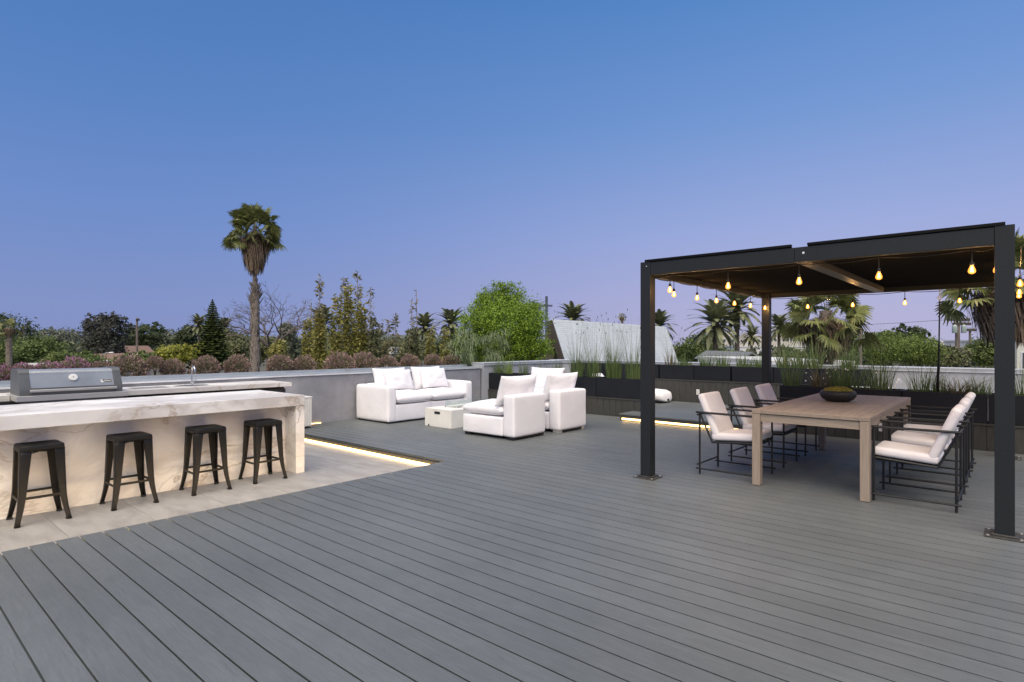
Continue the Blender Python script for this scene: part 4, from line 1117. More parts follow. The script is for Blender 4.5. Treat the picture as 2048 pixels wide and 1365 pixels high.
def tree(u,vt,hw,d,key,label,group,seed,blobs=None,n=2600,ls=None,vb=None,name='broadleaf_tree',cat='tree',shell=.5,spread=.34,trunk=True):
    """crown top at row vt, half width hw px, at camera depth d"""
    rng=random.Random(seed*31+7); s_=d/FPX
    x,y=cam_xy(u,d); r_=hw*s_; zt=zat(vt,d); vb=vb if vb else vt+2.0*hw; zb_=zat(vb,d); 
    t=thing(name,(x,y,GZ),label,cat,group)
    H=zt-GZ; hb=zb_-GZ
    if blobs is None:
        cz=(H+hb)/2; rz=(H-hb)/2
        blobs=[(0,0,cz,.72,.72,rz*.86)]
        for k in range(5):
            a=2*pi*k/5+rng.uniform(-.4,.4); q=rng.uniform(.38,.6)
            blobs.append((q*cos(a),q*sin(a),cz+rz*rng.uniform(-.35,.5),rng.uniform(.35,.5),rng.uniform(.35,.5),rz*rng.uniform(.3,.45)))
        blobs=[(a*r_,b_*r_,c,e*r_,f*r_,g_) for a,b_,c,e,f,g_ in blobs]
    else:
        # blobs in picture terms: (du px, v px, ru px, rv px)
        rr=[]
        for du,v,ru,rv in blobs:
            off=rng.uniform(-.4,.4)*ru*s_
            rr.append((cos(TH)*du*s_-sin(TH)*off, sin(TH)*du*s_+cos(TH)*off, zat(v,d)-GZ, ru*s_,ru*s_,rv*s_))
        blobs=rr
    b=MB(); leaf_cloud(b,blobs,int(n*1.9),ls or max(.14,2.6*s_*2.0),rng,shell=shell,spread=spread)
    build('crown',b,lm(key),t,fix=False)
    if trunk:
        b=MB(); tr=max(.12,.035*r_+.1); cz=blobs[0][2]
        b.tube([(0,0,0),(.1*r_*rng.uniform(-1,1),0,hb*.6),(0,0,max(hb,cz*.75)),(blobs[0][0],blobs[0][1],cz)],[tr*1.3,tr,tr*.8,tr*.3],8)
        for bl in blobs[1:5]:
            b.tube([(0,0,hb*.8),(bl[0]*.5,bl[1]*.5,(hb*.8+bl[2])/2),(bl[0],bl[1],bl[2])],[tr*.5,tr*.35,tr*.12],5)
        build('trunk',b,BARK,t,smooth='angle')
    return t
gT='trees beyond the left wall'; gR='trees beyond the right parapet'
tree(8,628,48,62,'dark','big dark tree with loose branches at the left edge',gT,1,blobs=[(-8,665,50,36),(-20,640,26,20),(38,652,16,12),(10,700,60,30),(48,640,8,6)],n=3600)
tree(62,668,46,48,'mid','rounded green tree with lighter patches near the left edge',gT,2,blobs=[(0,700,55,28),(25,690,25,18),(-30,712,30,22)],n=3200)
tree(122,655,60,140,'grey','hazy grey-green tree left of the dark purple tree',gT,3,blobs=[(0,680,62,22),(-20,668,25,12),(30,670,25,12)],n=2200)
tree(212,622,50,70,'purple','dark purple-leaved tree standing above its neighbours on the left',gT,4,blobs=[(0,668,42,34),(-34,640,18,14),(30,640,20,16),(5,635,20,13),(-18,655,22,18),(38,655,14,12),(0,705,40,22)],n=4200,shell=.35)
tree(290,650,36,90,'dark','dark tree just right of the left utility pole',gT,5,blobs=[(0,672,38,22),(20,660,18,16),(-20,680,20,20)],n=2400)
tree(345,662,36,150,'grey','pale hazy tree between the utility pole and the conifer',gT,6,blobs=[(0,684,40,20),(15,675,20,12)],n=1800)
tree(380,652,20,85,'dark','dark slim tree left of the conifer',gT,7,blobs=[(0,670,20,18),(-8,690,20,20)],n=1500)
tree(362,690,40,44,'yellowgreen','low yellow-green tree below the conifer',gT,8,blobs=[(0,708,40,18),(25,696,22,12),(-25,712,24,14)],n=2600)
tree(150,700,55,40,'mid','low green tree behind the barbecue hood',gT,9,blobs=[(0,725,55,22),(-30,715,24,14)],n=2600)
tree(275,705,42,42,'mid','low green tree left of the tap',gT,10,blobs=[(0,724,44,18),(20,712,20,12)],n=2200)
tree(462,662,34,60,'olive','olive-green tree between conifer and tall palm',gT,11,blobs=[(0,692,34,30),(-12,672,18,14),(14,700,26,20)],n=2600)
tree(545,668,36,64,'olive','olive tree right of the tall palm trunk',gT,12,blobs=[(0,700,38,28),(-10,685,18,14)],n=2400)
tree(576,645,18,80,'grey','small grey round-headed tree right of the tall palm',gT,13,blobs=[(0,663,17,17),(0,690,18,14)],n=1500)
tree(556,688,17,40,'gold','golden yellow bush between palm and bamboo',gT,14,blobs=[(0,705,16,18),(4,690,9,9)],n=1300,cat='bush',name='bush')
tree(690,662,80,42,'olive','low olive tree behind the bamboo stems',gT,15,blobs=[(0,705,85,30),(-40,688,34,20),(45,684,34,22),(0,680,30,18)],n=5200)
tree(810,672,60,60,'olive','low olive tree left of the date palm pair',gT,16,blobs=[(0,704,66,26),(30,690,30,16),(-30,694,28,16)],n=4200)
tree(762,690,16,26,'gold','golden round bush above the middle of the sofa',gT,17,blobs=[(0,705,14,16),(2,694,8,8)],n=1100,cat='bush',name='bush')
tree(895,672,30,40,'dark','dark shaded tree left of the bright green tree',gT,18,blobs=[(0,700,30,26)],n=1800)
tree(1012,560,100,36,'lime','large bright green round tree between the grey wall and the white roof',gT,19,
     blobs=[(0,648,80,66),(-22,600,40,34),(6,590,34,27),(38,645,40,42),(56,695,42,30),(-55,650,44,42),(-70,690,36,32),(-45,612,24,22),(0,700,80,32),(-8,575,18,14)],n=34000,ls=.115,shell=.40,spread=.24)
# right-hand side
tree(1400,668,52,70,'mid','dark green rounded tree right of the white roof',gR,31,blobs=[(0,700,52,26),(8,684,28,17),(-30,705,26,20),(40,712,30,18)],n=3200)
tree(1470,700,60,55,'bush','low green tree below the date palms',gR,32,blobs=[(0,722,60,18)],n=2200)
tree(1700,652,26,80,'dark','dark tree between left fan palm and bushes',gR,33,blobs=[(0,678,24,26),(8,700,20,16)],n=2000)
tree(1762,662,46,32,'bush','wide green bush behind the parapet, left of the black rod',gR,34,blobs=[(0,698,46,32),(-22,684,22,18),(20,680,24,18)],n=5200,cat='bush',name='bush',ls=.11)
tree(1838,668,44,33,'bush','green bush around the black rod behind the parapet',gR,35,blobs=[(0,702,44,30),(10,684,22,16),(-26,700,22,20)],n=4600,cat='bush',name='bush',ls=.11)
tree(1806,645,30,70,'dark','dark loose-crowned tree above the bushes',gR,36,blobs=[(-8,655,12,9),(4,652,9,9),(24,664,15,12),(-20,660,10,6),(36,672,14,12),(0,675,30,14)],n=2200,shell=.3)
tree(1905,690,34,36,'olive','low olive bush at the foot of the right utility pole',gR,37,blobs=[(0,718,36,22),(15,706,20,12)],n=2400,cat='bush',name='bush')
tree(1962,672,26,44,'mid','green tree between right utility pole and big fan palm',gR,38,blobs=[(0,705,26,30),(10,690,14,14)],n=2000)
tree(1640,700,60,60,'olive','dry olive tree behind the left fan palm skirt',gR,39,blobs=[(0,718,80,18),(-50,712,30,14)],n=2400)

# conifer with whorled branches
def conifer(u,vt,d,hw,vb,label):
    s_=d/FPX; x,y=cam_xy(u,d); zt=zat(vt,d)-GZ; zb_=zat(vb,d)-GZ; t=thing('norfolk_pine',(x,y,GZ),label,'conifer'); rng=random.Random(9)
    b=MB(); lf=MB(); b.tube([(0,0,0),(0,0,zb_),(0,0,zt)],[.22,.16,.02],8); T=31
    for i in range(T):
        f=i/(T-1); z=zt-.15-(zt-zb_)*f**1.05; R_=hw*s_*(.03+.97*f**.9)*rng.uniform(.82,1.12)
        nb=11
        for k in range(nb):
            a=2*pi*k/nb+i*.37+rng.uniform(-.1,.1); rr_=R_*rng.uniform(.85,1.1)
            e=(rr_*cos(a),rr_*sin(a),z+.10*R_)
            b.tube([(0,0,z),(rr_*.5*cos(a),rr_*.5*sin(a),z-.02),e],[.03,.02,.008],4)
            m_=max(5,int(26*f))
            for j in range(m_):
                g_=.15+.85*j/m_; px,py=rr_*g_*cos(a),rr_*g_*sin(a)
                for sd in (-1,1):
                    L_=(.03+.20*f**.7+.30*R_*(1-abs(g_-.5)))*rng.uniform(.6,1.); a2=a+sd*rng.uniform(.5,1.0); w_=.03+.045*f**.6
                    q0=Vector((px,py,z-.02+.12*R_*g_*g_)); q1=q0+Vector((cos(a2)*L_,sin(a2)*L_,rng.uniform(-.02,.10)))
                    up=Vector((0,0,w_*2.0)); sv=Vector((-sin(a2),cos(a2),0))*w_*1.6
                    lf.add([q0-up*.5,q1-up*.15,q1+up*.35,q0+up*.7],[(0,1,2,3)]); lf.add([q0-sv,q1-sv*.3,q1+sv*.3,q0+sv],[(0,1,2,3)])
    build('trunk',b,BARK,t,smooth='angle'); build('foliage',lf,leafmat('pine_needles',(.020,.036,.012),(.070,.085,.024),vs=.8,trans=.1),t,fix=False)
conifer(425,598,45,36,735,'symmetrical dark green Norfolk pine with tiered branches')

# bare tree
t=thing('bare_tree',(*cam_xy(540,50),GZ),'leafless spreading tree with pale twigs behind the tall palm','tree'); b=MB(); rng=random.Random(12)
def grow(p,d_,L_,r_,lev):
    q=p+d_*L_*.5+Vector((rng.gauss(0,.04),rng.gauss(0,.04),rng.gauss(0,.04)))*L_; e=p+d_*L_
    b.tube([p,q,e],[r_,r_*.85,r_*.68],5 if lev<3 else 3,cap=False)
    if lev>=6: return
    for k in range(2 if rng.random()<.6 else 3):
        nd=(d_+Vector((rng.gauss(0,.62),rng.gauss(0,.62),rng.gauss(.03,.30)))).normalized()
        grow(e,nd,L_*rng.uniform(.64,.86),max(r_*.64,.013),lev+1)
for k in range(7):
    a=2*pi*k/7+.3
    grow(Vector((0,0,zat(700,50)-GZ)),Vector((cos(a)*.95,sin(a)*.95,.95)).normalized(),1.75,.10,1)
b.tube([(0,0,0),(.1,0,4),(0,0,zat(699,50)-GZ)],[.4,.3,.2],8)
build('branches',b,trunk_mat('grey_twig',(.075,.062,.055),(.15,.125,.11)),t,smooth='angle')

# fan palms
FAN=leafmat('fan_palm_green',(.040,.052,.018),(.125,.135,.045),(.27,.23,.12),vs=.9,trans=.2,rough=.45)
DRY=leafmat('dry_palm_thatch',(.060,.045,.030),(.17,.125,.085),(.27,.20,.14),vs=1.5,trans=.1,rough=.9)
PTR=trunk_mat('palm_trunk',(.10,.080,.062),(.26,.215,.175),(3,3,7))
def fan_frond(b,org,a,el,pl_,R_,rng,droop=.25,dead=False):
    """petiole then a fan of narrow pleated segments with hanging tips"""
    d_=Vector((cos(a)*cos(el),sin(a)*cos(el),sin(el))); org=Vector(org); h=org+d_*pl_+Vector((0,0,-.06*pl_))
    side=Vector((-sin(a),cos(a),0)); upv=side.cross(d_)*-1
    if upv.z<0 and not dead: upv=-upv
    w_=.012*R_+.006
    b.add([org-side*w_,h-side*w_*.6,h+side*w_*.6,org+side*w_],[(0,1,2,3)])
    n=22; tilt=rng.uniform(-1.15,1.15)
    fd=(d_*cos(.22)+Vector((0,0,-1))*sin(.22)).normalized()
    fn=fd.cross(side).normalized(); sd2=side*cos(tilt)+fn*sin(tilt)
    for k in range(n):
        g_=(-1+2*k/(n-1))*2.05; l_=R_*(1-.20*abs(g_)/2.05)*rng.uniform(.85,1.05)
        dr=fd*cos(g_)+sd2*sin(g_)
        perp=(sd2*cos(g_)-fd*sin(g_))
        cup=fn*(.10*(1-abs(g_)/2)*(1 if fn.z>0 else -1))
        p1=h+dr*l_*.55+cup*l_; p2=h+dr*l_*.95+Vector((0,0,-droop*l_*rng.uniform(.5,1.5)))+cup*l_*.5
        ww=l_*.085
        z_=fn*(.012*R_ if k%2 else -.012*R_)
        b.add([h,p1-perp*ww+z_,p1+perp*ww-z_],[(0,1,2)]); b.add([p1-perp*ww+z_,p2-perp*ww*.15,p2+perp*ww*.15,p1+perp*ww-z_],[(0,1,2,3)])
def fan_palm(u,v,d,rpx,label,skirt_v,trunk_px,seed,nf=34,lean=0,swell=None,rs=1.0,sk_=.46,elo=.55,group='fan palms'):
    rng=random.Random(seed); s_=d/FPX; x,y=cam_xy(u,d); zc=zat(v,d)-GZ; r_=rpx*s_
    t=thing('fan_palm',(x,y,GZ),label,'palm',group)
    b=MB(); tr=trunk_px*s_
    lx,ly=cos(TH)*lean*s_,sin(TH)*lean*s_
    pts=[];rad=[];K=46
    for i in range(K+1):
        f=i/K; z=zc*f; pts.append((lx*(1-f),ly*(1-f),z))
        q=tr*(1.25-.35*f)
        if swell:
            vv=690-(z+GZ-CAMZ)/s_
            q=s_*swell(vv)*.92
        rad.append(q*(1+.07*(i%2)))
    b.tube(pts,rad,10); 
    build('trunk',b,PTR,t,smooth='angle')
    # criss-cross leaf bases on the trunk
    if swell:
        b=MB()
        for i in range(560):
            z=rng.uniform(zat(760,d)-GZ,zat(560,d)-GZ); vv=690-(z+GZ-CAMZ)/s_
            if vv<575 and rng.random()<.9: continue
            if 575<vv<612: 
                rr_=s_*swell(vv)*1.02; L_=.30; out_=.17
            else: rr_=s_*swell(vv)*.96; L_=.34; out_=.07
            a=rng.uniform(0,2*pi); sk=rng.choice((-1,1))*.16
            c0=Vector((rr_*cos(a),rr_*sin(a),z)); c1=Vector(((rr_+out_)*cos(a+sk),(rr_+out_)*sin(a+sk),z+L_)); sv=Vector((-sin(a),cos(a),0))*.055
            b.add([c0-sv,c0+sv,c1+sv*.5,c1-sv*.5],[(0,1,2,3)])
        build('leaf_bases',b,trunk_mat('leaf_base_bark',(.20,.165,.13),(.36,.31,.26),(3,3,5)),t,fix=False)
    b=MB()
    for k in range(nf):
        f=k/nf; el=math.asin(max(-1,min(1,.985-(1.0+elo)*f)))+rng.uniform(-.14,.14); a=k*2.39996+rng.uniform(-.2,.2)
        fan_frond(b,(0,0,zc-.05*r_-.30*r_*f),a,el,r_*rng.uniform(.42,.80)*(.62+.38*cos(el)),r_*.37*rng.uniform(.8,1.15)*rs,rng,droop=.10+.16*f)
    build('crown',b,FAN,t,fix=False)
    if skirt_v:
        b=MB(); zs_=zat(skirt_v,d)-GZ; hh=zc-zs_
        for k in range(1700):
            a=rng.uniform(0,2*pi); f=rng.random(); z1=zc-.10*hh-.60*hh*f; L_=hh*rng.uniform(.18,.40)
            q=(1.0-.45*f*f)*r_*sk_
            rr_=q*rng.uniform(.5,1.0); c0=Vector((rr_*.25*cos(a),rr_*.25*sin(a),z1)); c1=Vector((rr_*cos(a),rr_*sin(a),z1-L_*.45)); c2=Vector((rr_*.92*cos(a+.1),rr_*.92*sin(a+.1),max(zs_-.1*hh*rng.random(),z1-L_)))
            sv=Vector((-sin(a),cos(a),0))*(.012+r_*.010)*rng.uniform(.5,1.3)
            b.add([c0-sv*.4,c0+sv*.4,c1+sv,c1-sv],[(0,1,2,3)]); b.add([c1-sv,c1+sv,c2+sv*.3,c2-sv*.2],[(0,1,2,3)])
        build('dead_skirt',b,DRY,t,fix=False)
    return t
def sw1(v):
    pts=[(380,3.8),(545,4.0),(585,4.6),(596,8.8),(606,9.2),(618,6.6),(650,5.8),(680,6.6),(705,8.2),(720,8.2),(745,6.8),(1200,10)]
    for (a,p),(b_,q) in zip(pts,pts[1:]):
        if a<=v<=b_: return p+(q-p)*(v-a)/(b_-a)
    return 5
fan_palm(510,453,28,62,'tall fan palm with dead skirt and diamond-patterned trunk rising above the left wall',547,8,3,swell=sw1,lean=-3,nf=66,elo=.38,sk_=.5)
fan_palm(1652,622,21,92,'broad fan palm with big dry skirt seen through the pergola',722,13,5,nf=46,sk_=.60,elo=.35)
fan_palm(2012,552,15,135,'large fan palm partly hidden by the right pergola post',690,15,11,nf=44,lean=-22,sk_=.5,elo=.02)
fan_palm(1244,632,120,9.5,'tiny distant fan palm above the white roof',645,1.6,7,nf=22)
fan_palm(18,655,38,26,'small fan palm at the left edge behind the wall',672,5.5,8,nf=24)

# date palms share one crown and one trunk
DATE=leafmat('date_palm_green',(.050,.062,.034),(.150,.160,.085),(.16,.145,.07),vs=1.2,trans=.12,rough=.5)
def date_crown(seed,nf=64):
    rng=random.Random(seed); b=MB()
    for k in range(nf):
        f=k/nf; el=R(84)-R(112)*f+rng.uniform(-.1,.1); a=k*2.39996+rng.uniform(-.25,.25); L_=rng.uniform(.88,1.05)
        P_=[]; n=13; pos=Vector((0,0,-.10*f)); e=el
        for i in range(n+1):
            P_.append(pos.copy()); pos=pos+Vector((cos(a)*cos(e),sin(a)*cos(e),sin(e)))*(L_/n); e-=R(5.6)*(.45+i/n)*(1.1-.3*f)
        side=Vector((-sin(a),cos(a),0))
        for i in range(n):
            b.add([P_[i]-side*.014,P_[i+1]-side*.011,P_[i+1]+side*.011,P_[i]+side*.014],[(0,1,2,3)])
            if i<2: continue
            for h_ in (0,.33,.66):
                p=P_[i].lerp(P_[i+1],h_); tg=(P_[i+1]-P_[i]).normalized(); up=side.cross(tg); up=up if up.z>0 else -up
                for sd in (-1,1):
                    l_=.17*sin(pi*(.12+.86*(i+h_)/n))**.6*rng.uniform(.8,1.15)
                    q=p+(tg*.75+side*sd*.75+up*.22+Vector((0,0,-.25))).normalized()*l_
                    b.add([p-tg*.018,p.lerp(q,.5)-tg*.016,q,p.lerp(q,.5)+tg*.016,p+tg*.018],[(0,1,2,3,4)])
    me=bpy.data.meshes.new('date_crown'); me.from_pydata(b.v,[],b.f); me.materials.append(DATE); return me
dc=[date_crown(1),date_crown(2)]
tb=MB(); tb.tube([(0,0,-1),(0,0,-.6),(0,0,-.12),(0,0,.02)],[.075,.075,.08,.15],10); 
tb2=MB(); tb2.lathe([(.05,-.2),(.12,-.13),(.16,-.05),(.12,.02),(.03,.06)],12)
td=bpy.data.meshes.new('date_trunk'); q=MB(); q.tube([(0,0,0),(.0,0,.5),(0,0,1)],[1,.9,.95],10); td.from_pydata(q.v,[],q.f); td.materials.append(trunk_mat('date_trunk_bark',(.09,.075,.06),(.2,.17,.14),(1,1,20)))
for p in td.polygons: p.use_smooth=True
hp=bpy.data.meshes.new('date_boss'); hp.from_pydata(tb2.v,[],tb2.f); hp.materials.append(trunk_mat('date_boss_bark',(.07,.05,.035),(.18,.13,.09)))
DP=[(645,648,80,37,'date palm half hidden by the bamboo stems',4),(850,655,95,31,'date palm left of the bright green tree, lower one',3.5),(902,648,85,34,'date palm touching the left edge of the bright green tree',4),(1146,640,75,36,'date palm rising just behind the white roof, left one',4.5),(1318,652,78,33,'date palm behind the right end of the white roof',4),(1431,648,60,50,'large date palm left of the tall date palm',9),(1474,618,62,47,'tall date palm hanging behind the festoon bulbs',8),(1503,672,95,22,'small low date palm left of the rear pergola post',4.5),(1558,655,80,29,'date palm right of the rear pergola post',5),(1722,668,130,10,'tiny date palm behind the right bushes',2),(450,655,62,22,'yellowish date palm right of the conifer',4),(398,650,64,22,'yellowish date palm half behind the conifer',4),(1070,622,70,20,'date palm mostly hidden behind the bright green tree',4)]
rng=random.Random(2)
for i,(u,v,d,rp,lab,tp) in enumerate(DP):
    s_=d/FPX; x,y=cam_xy(u,d); zc=zat(v,d); t=thing('date_palm',(x,y,GZ),lab,'palm','date palms beyond the terrace',rz=rng.uniform(0,6))
    r_=rp*s_*1.3
    o=bpy.data.objects.new('crown',dc[i%2]); link(o,t); o.location=(0,0,zc-GZ); o.scale=(r_,r_,r_)
    o=bpy.data.objects.new('trunk',td); link(o,t); o.scale=(tp*.62*s_,tp*.62*s_,zc-GZ-.05*r_)
    o=bpy.data.objects.new('leaf_boss',hp); link(o,t); o.location=(0,0,zc-GZ); o.scale=(r_*.9,r_*.9,r_)

# bamboo-like stems with leafy plumes
BAM=trunk_mat('cane',(.16,.12,.07),(.32,.25,.15),(4,4,3))
def cane(u,vt,d,wpx,vleaf,key,label,seed,n=800,sparse=0.0):
    rng=random.Random(seed); s_=d/FPX; x,y=cam_xy(u,d); zt=zat(vt,d)-GZ; zl=zat(vleaf,d)-GZ
    t=thing('bamboo',(x,y,GZ),label,'bamboo','bamboo stems beyond the wall')
    b=MB(); lf=MB(); lx=rng.uniform(-.2,.2)
    def at(f): return Vector((lx*f*f+.05*sin(f*5+seed),.04*cos(f*4+seed),zt*f))
    b.tube([at(i/14) for i in range(15)],[.028*(1-.8*i/14)+.004 for i in range(15)],6)
    for i in range(n):
        f=rng.random()**(.75); z=zt-(zt-zl)*f
        c=at(z/zt); wd=wpx*s_*(.22+.78*f**.7)*(.7+.5*noise.noise(Vector((z*2.2,seed,0))))
        a=rng.uniform(0,2*pi); r_=wd*sqrt(rng.random())
        if sparse and noise.noise(Vector((z*3.5,seed*3.,1)))<sparse-.35: continue
        p=c+Vector((r_*cos(a),r_*sin(a),rng.gauss(0,.05)))
        t_=Vector((cos(a)*.8+rng.gauss(0,.5),sin(a)*.8+rng.gauss(0,.5),rng.uniform(-.9,.8))).normalized(); s1=t_.cross(Vector((rng.gauss(0,1),rng.gauss(0,1),rng.gauss(0,1)))).normalized()
        L_=rng.uniform(.08,.18); W_=L_*.17
        lf.add([p,p+t_*L_*.4-s1*W_,p+t_*L_,p+t_*L_*.4+s1*W_],[(0,1,2,3)])
    build('cane',b,BAM,t,smooth='angle'); build('leaves',lf,lm(key),t,fix=False)
CN=[(645,556,17,8,650,'bamboo','slender bamboo plume standing apart on the left',260,0.2),(664,594,17,15,735,'gold','golden bamboo column left of the tallest plumes',1100,0),(688,556,18,12,700,'bamboo','tall bamboo plume in the middle of the stand',620,.1),(700,572,17,13,730,'gold','dense golden bamboo column under the tallest plume',1300,0),(716,544,18,10,690,'bamboo','tallest bamboo plume of the stand',420,.15),(740,575,17,8,660,'bamboo','bent bamboo plume at the right of the stand',200,.25),(727,610,17,16,740,'gold','golden bamboo column at the right of the stand',1300,0),(640,632,17,18,745,'gold','broad yellow bamboo column at the left of the stand',1300,0),(612,640,18,14,740,'gold','short yellow bamboo column beside the olive tree',900,0),(620,605,19,4,650,'bamboo','thin bare bamboo stem left of the stand',60,.3),
    (750,635,17,16,742,'olive','dark leafy bamboo at the right foot of the stand',900,0),(765,648,18,14,720,'bamboo','grey feathery bamboo right of the stand',420,.1),(797,628,19,7,700,'bamboo','slim bamboo with gaps above the right sofa pillow',220,.1),(782,640,19,5,690,'bamboo','short thin bamboo left of the slim one',110,.1),(808,660,18,11,742,'olive','leafy bamboo above the right sofa arm',600,0),(823,600,20,3,660,'bamboo','thin bamboo pole beside the date palm pair',60,.2),(833,580,20,3,650,'bamboo','highest thin bamboo pole beside the date palm pair',60,.25),(838,660,18,12,742,'olive','olive bamboo below the lower date palm',700,0),(862,655,18,11,742,'gold','yellowish bamboo below the date palm pair',600,0),(884,660,18,12,742,'gold','last yellowish bamboo before the bright green tree',600,0)]
for i,(u,vt,d,wp_,vl,key,lab,n,sp) in enumerate(CN): cane(u,vt,d,wp_*1.12,vl+10,key,lab,i+1,int(n*1.15),sp+.06)

# ------------------------------------------------------------------ buildings, poles, cross
# steep white-shingled roof (its own frame: x along the ridge, y up the slope)
p1=Vector((*cam_xy(1103,40),zat(640,40))); p2=Vector((*cam_xy(1333,57),zat(655,57))); 
rd=(p2-p1); rd.z=0; Ln=rd.length; rd.normalize(); dn=Vector((rd.y,-rd.x,0)); 
if dn.dot(Vector((-sin(TH),cos(TH),0)))>0: dn=-dn
slope=Vector((dn.x,dn.y,-2.75)); Lk=slope.length; slope.normalize(); zr=p1.z
tt=(zr-GZ)/2.75
t=thing('chapel',(p1.x,p1.y,GZ),'steep white shingled roof building between the green tree and the palms','building')
yv=-slope; nv=rd.cross(yv).normalized(); 
if nv.dot(dn)<0: nv=-nv
def slab_on(name,x0,x1,y0,y1,th,m):
    b=MB(); b.box(x0,x1,y0,y1,-th,0); o=build(name,b,m,t)
    M_=Matrix((rd,yv,nv)).transposed().to_4x4()
    if M_.determinant()<0: M_=Matrix((rd,yv,nv)).transposed().to_4x4()
    M_.translation=p1-Vector(t.location); o.matrix_local=M_; return o
SHG=shingle_mat(); TRIMW=mat('white_trim',(.62,.66,.68),.7)
HS=Lk*tt
slab_on('roof',0.12,Ln-.5,-HS,-.1,.25,SHG); slab_on('verge_board',-.05,.115,-HS,-.02,.4,mat('dark_verge',(.06,.05,.045),.8)); slab_on('verge_board',Ln-.495,Ln-.1,-HS,-.02,.35,TRIMW); slab_on('ridge_cap',.12,Ln-.5,-.095,.05,.3,TRIMW)
b=MB(); w_=2*tt
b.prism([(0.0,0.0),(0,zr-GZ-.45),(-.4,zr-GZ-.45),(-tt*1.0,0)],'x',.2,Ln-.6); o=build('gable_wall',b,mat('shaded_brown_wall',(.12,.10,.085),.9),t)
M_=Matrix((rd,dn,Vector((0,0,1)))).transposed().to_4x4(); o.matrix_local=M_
x,y=cam_xy(1093,46); t=thing('cross',(x,y,GZ),'slim grey metal cross above the bright green tree','cross'); s_=46/FPX
b=MB(); b.box(-.075,.075,-.075,.075,0,zat(593,46)-GZ); build('upright',b,mat('cross_metal',(.085,.10,.15),.6),t)
b=MB(); hh=zat(612,46)-GZ; b.box(-13.5*s_,-.076,-.07,.07,hh-.075,hh+.075); b.box(.076,12*s_,-.07,.07,hh-.075,hh+.075); o=build('crossbar',b,bpy.data.materials['cross_metal'],t); o.rotation_euler=(0,0,TH)

WALLC=mat('cream_render',(.55,.52,.46),.8,var=.12,vs=.3); WALLW=mat('white_render',(.62,.62,.60),.8,var=.12,vs=.3); WIN=mat('dark_window',(.06,.07,.08),.25); ROOFG=mat('grey_roof',(.17,.18,.19),.8); ROOFP=mat('terracotta_roof',(.30,.19,.14),.85); ROOFD=mat('dark_green_roof',(.05,.06,.055),.8)
def house(u0,u1,vt,d,label,m,roof=None,floors=2,dep=10,nw=6,group=None,vb=None,step=None,gable=0):
    x,y=cam_xy((u0+u1)/2,d); s_=d/FPX; w2=(u1-u0)*s_/2; top=zat(vt,d)-GZ
    t=thing('house' if floors<3 else 'apartment_block',(x,y,GZ),label,'house' if floors<3 else 'building',group,rz=TH)
    rh=.35 if not gable else gable
    b=MB(); b.box(-w2,w2,0,dep,0,top-rh)
    build('wall',b,m,t)
    b=MB()
    if gable: b.prism([(-w2-.3,top-rh),(0,top),(w2+.3,top-rh),(w2+.3,top-rh-.1),(0,top-.15),(-w2-.3,top-rh-.1)],'y',-.3,dep+.3)
    else: b.box(-w2-.15,w2+.15,-.15,dep+.15,top-rh+.002,top)
    r_=build('roof',b,roof or m,t)
    if gable:
        b=MB(); b.prism([(-w2,top-rh-.002),(w2,top-rh-.002),(0,top-.16)],'y',0.,.2); build('gable',b,m,t)
    if step:
        b=MB()
        for a,e,hh in step: b.box(-w2+2*w2*a,-w2+2*w2*e,1.,dep-1,top+.002,top+hh)
        build('roof_house',b,m,r_)
    fh=2.9
    for f in range(floors):
        zc=top-rh-fh*(f+.55)
        if zc<1: break
        for k in range(nw):
            xx=-w2+2*w2*(k+.5)/nw; ww=w2/nw*.55
            b=MB(); b.box(xx-ww,xx+ww,-.06,.1,zc-.65,zc+.65); wf=build('window',b,TRIMW,t)
            b=MB(); b.box(xx-ww+.08,xx+ww-.08,-.075,-.062,zc-.57,zc+.57); build('pane',b,WIN,wf)
    return t
gH='buildings beyond the right parapet'
house(1428,1530,672,230,'long cream apartment block between the date palms',WALLC,floors=4,nw=12,group=gH,step=((.2,.4,1.5),(.7,.85,1.2)))
house(1532,1640,671,240,'cream apartment block with rooftop box right of the rear pergola post',WALLC,floors=4,nw=14,group=gH,step=((.3,.48,4.0),(.62,.8,1.0)))
house(1480,1620,692,150,'lower white block in front of the cream apartments',WALLW,floors=2,nw=12,group=gH)
house(1880,1900,683,190,'small white block behind the right bushes',WALLW,floors=3,nw=4,group=gH)
house(1960,1972,680,120,'narrow white house beside the right fan palm',WALLW,floors=3,nw=2,group=gH)
house(1974,1988,682,125,'narrow red brick house beside the right fan palm',mat('brick_red',(.30,.11,.09),.85),floors=3,nw=2,group=gH)
house(2034,2130,668,42,'pale cream building at the right edge',mat('pale_cream',(.55,.56,.50),.8,var=.05),roof=mat('blue_grey_roof',(.15,.2,.23),.6),floors=1,nw=3,dep=1.5,group=gH)
house(1480,1522,704,45,'dark gabled bungalow below the small date palm',ROOFD,roof=ROOFG,floors=1,nw=2,gable=.7,group=gH)
house(1548,1700,722,26,'low flat white roof just beyond the back parapet',WALLW,floors=1,nw=3,group=gH)
gL='houses among the trees on the left'
house(236,254,692,75,'pinkish tiled house below the left utility pole',mat('pink_render',(.45,.36,.32),.8),roof=ROOFP,floors=1,nw=2,gable=.9,dep=5,group=gL)
house(180,206,708,60,'white house under the dark purple tree',WALLW,roof=ROOFP,floors=1,nw=2,gable=.8,dep=4,group=gL)
house(52,95,727,38,'white flat roof behind the barbecue hood',WALLW,floors=1,nw=2,group=gL)
house(768,782,695,30,'flat white roof edge beside the golden bush',WALLW,floors=1,nw=1,dep=1.2,group=gL)

